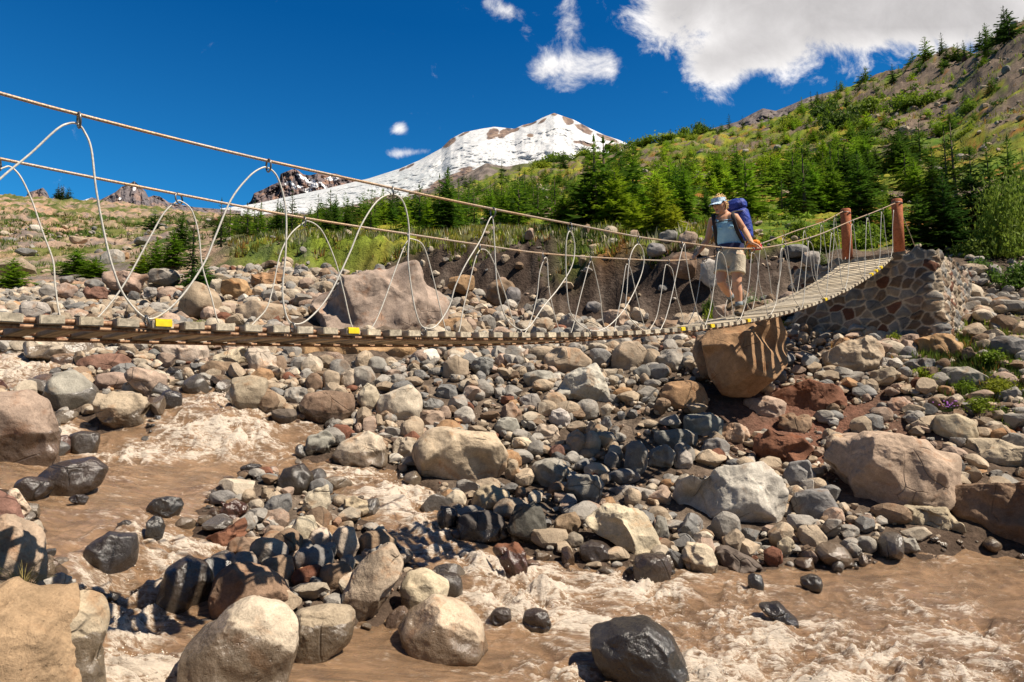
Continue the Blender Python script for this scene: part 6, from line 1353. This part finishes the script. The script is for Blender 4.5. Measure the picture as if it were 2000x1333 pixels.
def build_hiker():
    sp, _ = on_plane(1436, 628, .41); YC = BP(sp, .41, 0).y
    def J(px, py, dy=0): return P(px, py, YC + dy)
    Fw = Vector((-.44, -.898, 0)); Lf = Vector((.898, -.44, 0)); Up = Vector((0, 0, 1))
    foot = BP(sp, .41, hdeck(sp) + .043); root = empty('person', foot); r0 = foot.copy()
    tag(root, 'hiker in blue tank top and khaki shorts crossing the bridge with hands on both wires', 'person')
    def fin(mb, name, mat, vox=None, it=4, parent=root, smooth=True):
        me = mb.mesh(name, mat, smooth)
        if vox: mt = me.materials[0]; me2 = remesh(me, vox, it); me2.name = name; me2.materials.clear(); me2.materials.append(mt); me = me2
        v = np.empty(len(me.vertices) * 3, np.float32); me.vertices.foreach_get('co', v); v = v.reshape(-1, 3) - np.array(parent.location, np.float32); me.vertices.foreach_set('co', v.ravel().copy()); me.update()
        return link(name, me, parent)
    SKIN = MT('skin'); n = SKIN.noise(SKIN.pos(), 9, 4); SKIN.set(Base_Color=SKIN.mix(SKIN.ramp(n, .3, .7), (.56, .29, .17), (.64, .35, .22)), Roughness=.5, Subsurface_Weight=.12, Subsurface_Scale=.01); SKIN.b.inputs['Subsurface Radius'].default_value = (1, .4, .2); SKIN = SKIN.m
    cloth = lambda nm, c, v=.15: plain(nm, c, .85, 0, v, 45, .25, .004)
    # spine (pelvis to head)
    crotch, hip, waist, ribs, chest, shl, nkb, nkt = J(1428, 526, .0), J(1428, 500, .0), J(1425, 476, .0), J(1420, 456, -.02), J(1416, 438, -.03), J(1414, 424, -.04), J(1413, 417, -.05), J(1408, 408, -.08)
    mb = MB(); loft(mb, [crotch, hip, waist, ribs, chest, shl, nkb, nkt], [(.12, .10), (.165, .125), (.128, .098), (.14, .108), (.158, .115), (.135, .085), (.062, .060), (.050, .054)], Lf)
    # head, with nose, brow, chin, ears, mouth
    hc = J(1405, 400, -.10); fd = Vector((-.78, -.56, -.27)).normalized(); hs = fd.cross(Up).normalized() * -1; hu = hs.cross(fd).normalized() * 1
    if hu.z < 0: hu = -hu
    V0, F0 = ico(4); H = lambda a, b, c: hc + fd * a + hs * b + hu * c
    hv = []
    for v in V0:
        x, y, z = v; taper = 1 - .28 * max(0, -z) ** 1.3 * (1 if x > -.2 else .6); hv.append(H(x * .096 * (1 - .12 * max(0, -z)), y * .074 * taper, z * .115))
    mb.add([list(p) for p in hv], F3=F0)
    loft(mb, [H(.085, 0, .028), H(.104, 0, -.005), H(.116, 0, -.022), H(.088, 0, -.034)], [.008, .010, .014, .008], hs, 8)
    loft(mb, [H(.055, 0, -.098), H(.085, 0, -.094), H(.080, 0, -.075)], [.022, .018, .016], hs, 8)
    for sg in (-1, 1): loft(mb, [H(.005, sg * .072, .022), H(-.012, sg * .084, .012), H(-.006, sg * .080, -.020), H(.008, sg * .070, -.028)], [.010, .014, .012, .006], fd, 8)
    loft(mb, [nkb, nkt, H(-.01, 0, -.05)], [(.060, .058), (.052, .055), (.050, .055)], Lf)
    # arms: the near hand lies on the near wire, the far hand holds the far wire
    s1, _ = on_plane(1474, 482, 0); hnL = BP(s1, -.005, rail(RAIL_N, s1) + .022); s2, _ = on_plane(1358, 509, BW); hnR = BP(s2, BW, rail(RAIL_F, s2) + .016)
    shL, elL = J(1436, 426, -.14), J(1454, 450, -.13); shR, elR = J(1392, 432, .10), J(1381, 470, .16)
    def arm(sh, el, hn, wr):
        loft(mb, [sh.lerp(shl, .45), sh, sh.lerp(el, .3), sh.lerp(el, .65), el, el.lerp(wr, .3), el.lerp(wr, .7), wr], [.060, .058, .050, .043, .038, .040, .032, .026], Fw, 14)
    def hand(wr, kn, nrm, curl, thumb_side):
        d = (kn - wr).normalized(); nrm = (nrm - d * nrm.dot(d)).normalized(); sd = d.cross(nrm)
        loft(mb, [wr, wr.lerp(kn, .45), kn], [(.027, .018), (.038, .016), (.041, .014)], sd, 12)
        for i, (o_, l) in enumerate(((-.031, .062), (-.010, .074), (.011, .070), (.032, .055))):
            p = kn + sd * o_ * thumb_side; pts = [p - d * .012]; a = 0.; sp_ = sd * (o_ * .25 * thumb_side)
            for k in range(3):
                pts.append(p); a += curl * (.5 if k == 0 else 1); p = p + (d * math.cos(a) - nrm * math.sin(a)) * l * (.46, .32, .24)[k] + sp_ * .3
            pts.append(p); loft(mb, pts, [.0092, .0092, .0088, .0080, .0062], sd, 8)
        tb = wr.lerp(kn, .3) - sd * .030 * thumb_side; t1 = tb - sd * .030 * thumb_side + d * .018 - nrm * .008; t2 = t1 + d * .028 - sd * .008 * thumb_side - nrm * .016 * (1 + curl); loft(mb, [tb + sd * .02 * thumb_side, tb, t1, t2], [.014, .0125, .0105, .0075], nrm, 8)
    wrL = hnL + Vector((-.030, .03, .050)); arm(shL, elL, hnL, wrL); hand(wrL, hnL + Vector((.030, -.02, .006)), Up + Vector((.3, -.2, 0)), .35, 1)
    wrR = hnR + (elR - hnR).normalized() * .075; arm(shR, elR, hnR, wrR); hand(wrR, hnR + Vector((-.012, -.006, .012)), Vector((-.5, -.5, .8)), 1.0, -1)
    # legs: weight on the near leg, the far leg trailing with its heel lifted
    hL, kL, aL = J(1441, 503, -.07), J(1439, 552, -.11), J(1444, 601, -.07); hR, kR, aR = J(1413, 503, .07), J(1408, 551, -.02), J(1429, 583, .20)
    for h, k, a in ((hL, kL, aL), (hR, kR, aR)):
        loft(mb, [h + Up * .03, h.lerp(k, .25), h.lerp(k, .6), h.lerp(k, .88), k, k.lerp(a, .12), k.lerp(a, .35), k.lerp(a, .7), a, a.lerp(k, -.15)], [.092, .090, .074, .060, .058, .053, .057, .044, .036, .034], Lf, 16)
    body = fin(mb, 'body', SKIN, .0075, 3)
    # mouth and cheeks stay with the body; clothing and hair are parts
    mb = MB(); loft(mb, [H(.078, -.022, -.058), H(.090, 0, -.061), H(.078, .022, -.058)], [.004, .0055, .004], hu, 8); fin(mb, 'lips', plain('lips', (.42, .12, .10), .5, 0, .1, 30, 0))
    mb = MB(); hv = []
    for v in V0:
        x, y, z = v
        hv.append(H(x * (.103 if x < .1 else .098) - .006, y * .082, z * .124 + .004))
    hv = np.array([list(p) for p in hv]); keep = [f for f in F0 if all((V0[i][2] > .28 and V0[i][0] < .75) or (V0[i][0] < -.12 and V0[i][2] > -.72) for i in f)]
    mb.add(hv, F3=keep); r = np.random.default_rng(4)
    for i in range(260):                                    # short wind-blown locks
        v = r.normal(size=3); v /= np.linalg.norm(v)
        if not ((v[2] > .38) or (v[0] < -.2 and v[2] > -.6)): continue
        p = H(v[0] * .100 - .006, v[1] * .080, v[2] * .121 + .004); q = p + (p - hc).normalized() * r.uniform(.010, .022) + hu * r.uniform(-.03, .012) - fd * r.uniform(0, .025); mb.tube([p, p.lerp(q, .5) + Vector(r.normal(size=3) * .003), q], [.007, .006, .002], 5)
    fin(mb, 'hair', plain('blond_hair', (.56, .37, .16), .6, 0, .35, 60, .4))
    # visor: band and brim
    VIS = MT('visor_cloth'); n = VIS.noise(VIS.pos(), 55, 3); VIS.set(Base_Color=VIS.mix(VIS.ramp(n, .46, .56), (.62, .74, .82), (.20, .36, .56)), Roughness=.8)
    mb = MB(); ang = np.linspace(0, 2 * math.pi, 40, endpoint=False); rg = lambda z, e: [list(H(math.cos(a) * (.106 + e), math.sin(a) * (.084 + e), z + .012 * math.cos(a))) for a in ang]
    A = np.array(rg(.030, .002) + rg(.078, -.004)); mb.add(A, F4=[[i, (i + 1) % 40, 40 + (i + 1) % 40, 40 + i] for i in range(40)]); A2 = np.array(rg(.030, -.006) + rg(.078, -.012)); mb.add(A2, F4=[[40 + i, 40 + (i + 1) % 40, (i + 1) % 40, i] for i in range(40)])
    br = np.linspace(-1.25, 1.25, 17); inn = [list(H(math.cos(a) * .105, math.sin(a) * .084, .036)) for a in br]; out_ = [list(H(math.cos(a) * .105 + .072 * math.cos(a * .72) + .006, math.sin(a) * .090, .018 - .012 * abs(a))) for a in br]
    up2 = np.array(inn + out_); mb.add(up2, F4=[[i, i + 1, 18 + i, 17 + i] for i in range(16)]); dn = up2 - np.array(hu) * .004; mb.add(dn, F4=[[17 + i, 18 + i, i + 1, i] for i in range(16)])
    fin(mb, 'visor', VIS.m)
    mb = MB()
    for sg in (-1, 1): loft(mb, [H(.092, sg * .008, .012), H(.093, sg * .034, .012), H(.074, sg * .060, .012), H(.062, sg * .070, .012)], [(.010, .004), (.021, .006), (.019, .006), (.010, .004)], hu, 10); mb.tube([H(.062, sg * .071, .016), H(-.005, sg * .080, .020)], .003, 6)
    fin(mb, 'sunglasses', plain('dark_lens', (.012, .010, .010), .08, 0, .1, 10, 0))
    # tank top
    mb = MB(); loft(mb, [J(1427, 489, .0), waist, ribs, chest + Vector((0, 0, .0)), chest.lerp(shl, .45)], [(.150, .118), (.142, .110), (.155, .124), (.168, .130), (.142, .112)], Lf, 24)
    loft(mb, [ribs + Fw * .10 + Lf * .055 + Up * .05, ribs + Fw * .115 + Lf * .06 + Up * .075], [.045, .042], Lf, 12); loft(mb, [ribs + Fw * .10 - Lf * .055 + Up * .05, ribs + Fw * .115 - Lf * .06 + Up * .075], [.045, .042], Lf, 12)
    for sg in (-1, 1):
        c0 = chest + Fw * .105 + Lf * sg * .085; loft(mb, [c0, c0 + Up * .05 - Fw * .03, shl + Lf * sg * .10 + Up * .025, shl + Lf * sg * .095 - Fw * .09 - Up * .03], [(.024, .010)] * 4, Lf, 10)
    TOP = MT('blue_top'); n = TOP.noise(TOP.pos(), 6, 5, .6, .5); TOP.set(Base_Color=TOP.mix(TOP.ramp(n, .35, .7), (.27, .53, .74), (.40, .66, .84)), Roughness=.8); TOP.bump(TOP.noise(TOP.pos(), 16, 4, .6, .8), .5, .02); fin(mb, 'tank_top', TOP.m, .008, 3)
    # shorts
    mb = MB(); loft(mb, [J(1426, 481, .0), J(1427, 492, .0), hip, J(1428, 512, .0), J(1428, 523, .0)], [(.140, .112), (.150, .122), (.165, .136), (.166, .134), (.148, .11)], Lf, 24)
    for h, k in ((hL, kL), (hR, kR)): loft(mb, [h + Up * .02, h.lerp(k, .2), h.lerp(k, .47), h.lerp(k, .66)], [(.095, .105), (.100, .104), (.098, .100), (.104, .102)], Lf, 18)
    SH = MT('khaki'); n = SH.noise(SH.pos(), 11, 5, .6, 1.); SH.set(Base_Color=SH.scale((.50, .43, .32), SH.ramp(n, .3, .7, .85, 1.12)), Roughness=.85); SH.bump(n, .7, .03); sh = fin(mb, 'shorts', SH.m, .009, 2)
    # socks and boots
    for k, a, toe_d, pitch in ((kL, aL, Vector((-.50, -.86, 0)), 0.), (kR, aR, Vector((-.62, -.70, -.62)), .9)):
        ax = (k - a).normalized(); toe = toe_d.normalized(); down = (-ax if pitch == 0 else (-ax * .6 + Vector((.35, .4, -.2)))).normalized(); down = (down - toe * down.dot(toe)).normalized(); side = toe.cross(down)
        mb = MB(); loft(mb, [a + ax * .01, a + ax * .075], [.047, .045], Lf, 14); fin(mb, 'sock', cloth('sock_wool', (.24, .27, .28)))
        mb = MB(); b = a - ax * .035; fl = .098 if pitch == 0 else .085
        loft(mb, [a + ax * .025, a - ax * .03, b + down * .05 - toe * .01], [(.054, .058), (.052, .058), (.050, .066)], side, 16)
        h0 = a + down * fl
        loft(mb, [h0 - toe * .085 - down * .035, h0 - toe * .06 - down * .034, h0 - down * .038, h0 + toe * .06 - down * .030, h0 + toe * .12 - down * .022, h0 + toe * .172 - down * .016], [(.030, .030), (.040, .042), (.044, .046), (.047, .038), (.046, .030), (.030, .020)], side, 16, 2.6)
        bt = fin(mb, 'boot', plain('boot_leather', (.17, .115, .065), .8, 0, .35, 30, .4), .007, 2)
        mb = MB(); q = [h0 - toe * .095, h0 - toe * .06, h0, h0 + toe * .07, h0 + toe * .13, h0 + toe * .18]
        loft(mb, [p - down * .004 for p in q], [(.026, .012), (.041, .013), (.044, .013), (.049, .013), (.047, .013), (.026, .012)], side, 14, 3.); me = mb.mesh('sole', plain('boot_sole', (.05, .042, .036), .8, 0, .2, 30, .3), True)
        for v in me.vertices: v.co -= Vector(r0)
        link('sole', me, bt)
    mb = MB(); wv = J(1388, 513, .3)
    # ---- backpack, a thing of its own
    bc = J(1447, 441, .17); bp_root = empty('backpack', J(1452, 478, .16)); tag(bp_root, 'blue trekking backpack with a grey sleeping mat and orange and red pouches on the hiker', 'backpack')
    Bk = -Fw; tl = (Up * 1.0 + Fw * .10).normalized()
    BLUE = MT('blue_nylon'); n = BLUE.noise(BLUE.pos(), 8, 5, .6, 1.2); BLUE.set(Base_Color=BLUE.scale((.028, .05, .26), BLUE.ramp(n, .3, .7, .7, 1.5)), Roughness=.5); BLUE.bump(n, .8, .04); BLUE = BLUE.m
    BLACK = cloth('dark_webbing', (.035, .03, .032)); GREY = cloth('grey_foam', (.30, .31, .29), .3)
    bb = J(1450, 470, .15); top = J(1437, 401, .13)
    mb = MB(); ax = (top - bb); q = [bb + ax * t for t in (-.03, .05, .3, .6, .8, .86)]; loft(mb, q, [(.09, .07), (.140, .110), (.155, .125), (.150, .120), (.14, .11), (.11, .09)], Lf, 20, 3.); fin(mb, 'pack_body', BLUE, .011, 4, bp_root)
    mb = MB(); q = [bb + ax * t + Bk * .01 for t in (.84, .90, 1.02, 1.13, 1.17)]; loft(mb, q, [(.09, .08), (.135, .115), (.14, .115), (.11, .09), (.05, .045)], Lf, 20, 2.8); fin(mb, 'lid', BLUE, .011, 4, bp_root)
    mb = MB(); c0 = bb + ax * .35 + Bk * .17 + Lf * .06; loft(mb, [c0 - ax * .30, c0 - ax * .27, c0 + ax * .22, c0 + ax * .25], [.03, .05, .05, .03], Lf, 14); fin(mb, 'sleeping_mat', GREY, None, 0, bp_root)
    mb = MB(); q = bb + Bk * .16 + Lf * .10 - Up * .02; loft(mb, [q - Lf * .08, q - Lf * .07, q + Lf * .07, q + Lf * .10], [.02, .05, .05, .02], Up, 14); fin(mb, 'orange_pouch', plain('orange_nylon', (.72, .20, .02), .5, 0, .25, 20, .3), .010, 3, bp_root)
    mb = MB(); q = bb + Bk * .22 + Lf * .16 - Up * .055; loft(mb, [q - Lf * .08, q - Lf * .06, q + Lf * .04, q + Lf * .055], [.02, .045, .045, .015], Up, 14); fin(mb, 'red_sack', plain('red_nylon', (.52, .02, .03), .5, 0, .25, 20, .3), .010, 3, bp_root)
    for sg in (-1, 1):
        mb = MB(); L0 = Lf * sg; pth = [bb + ax * .78 + L0 * .085 - Bk * .06, shl + L0 * .115 + Up * .055 - Fw * .02, chest + L0 * .118 + Fw * .115 + Up * .055, ribs + L0 * .128 + Fw * .118 + Up * .03, waist + L0 * .150 + Fw * .04 + Up * .03, waist + L0 * .16 - Fw * .06 + Up * .0]
        loft(mb, spline(pth, 5), [(.024, .010)] * 26, Lf, 10, 2.6); fin(mb, 'shoulder_strap', BLACK, None, 0, bp_root)
    mb = MB(); loft(mb, spline([chest - Lf * .12 + Fw * .128 + Up * .0, chest + Fw * .142 + Up * .006, chest + Lf * .12 + Fw * .128 + Up * .0], 5), [(.008, .004)] * 11, Up, 8); fin(mb, 'chest_strap', BLACK, None, 0, bp_root)
    mb = MB(); a = np.linspace(0, 2 * math.pi, 28, endpoint=False); w0 = J(1426, 484, .0); A = []
    for zz, e in ((-.032, .004), (.032, .0)): A += [list(w0 + Lf * math.cos(t) * (.168 + e) + Fw * math.sin(t) * (.135 + e) + Up * zz) for t in a]
    mb.add(np.array(A), F4=[[i, (i + 1) % 28, 28 + (i + 1) % 28, 28 + i] for i in range(28)]); fin(mb, 'hip_belt', cloth('belt_blue', (.03, .033, .085)), None, 0, bp_root)
    for sg in (-1, 1):
        mb = MB(); mb.tube(spline([bb + Lf * sg * .15 + Up * .05, w0 + Lf * sg * .19 - Fw * .03 - Up * .0, w0 + Lf * sg * .185 + Fw * .03 - Up * .12], 5), .006, 6); fin(mb, 'loose_strap', BLACK, None, 0, bp_root)
    print('hiker px', [tuple(round(q) for q in to_px(p)) for p in (foot, hnL, hnR)], YC, sp)
build_hiker()
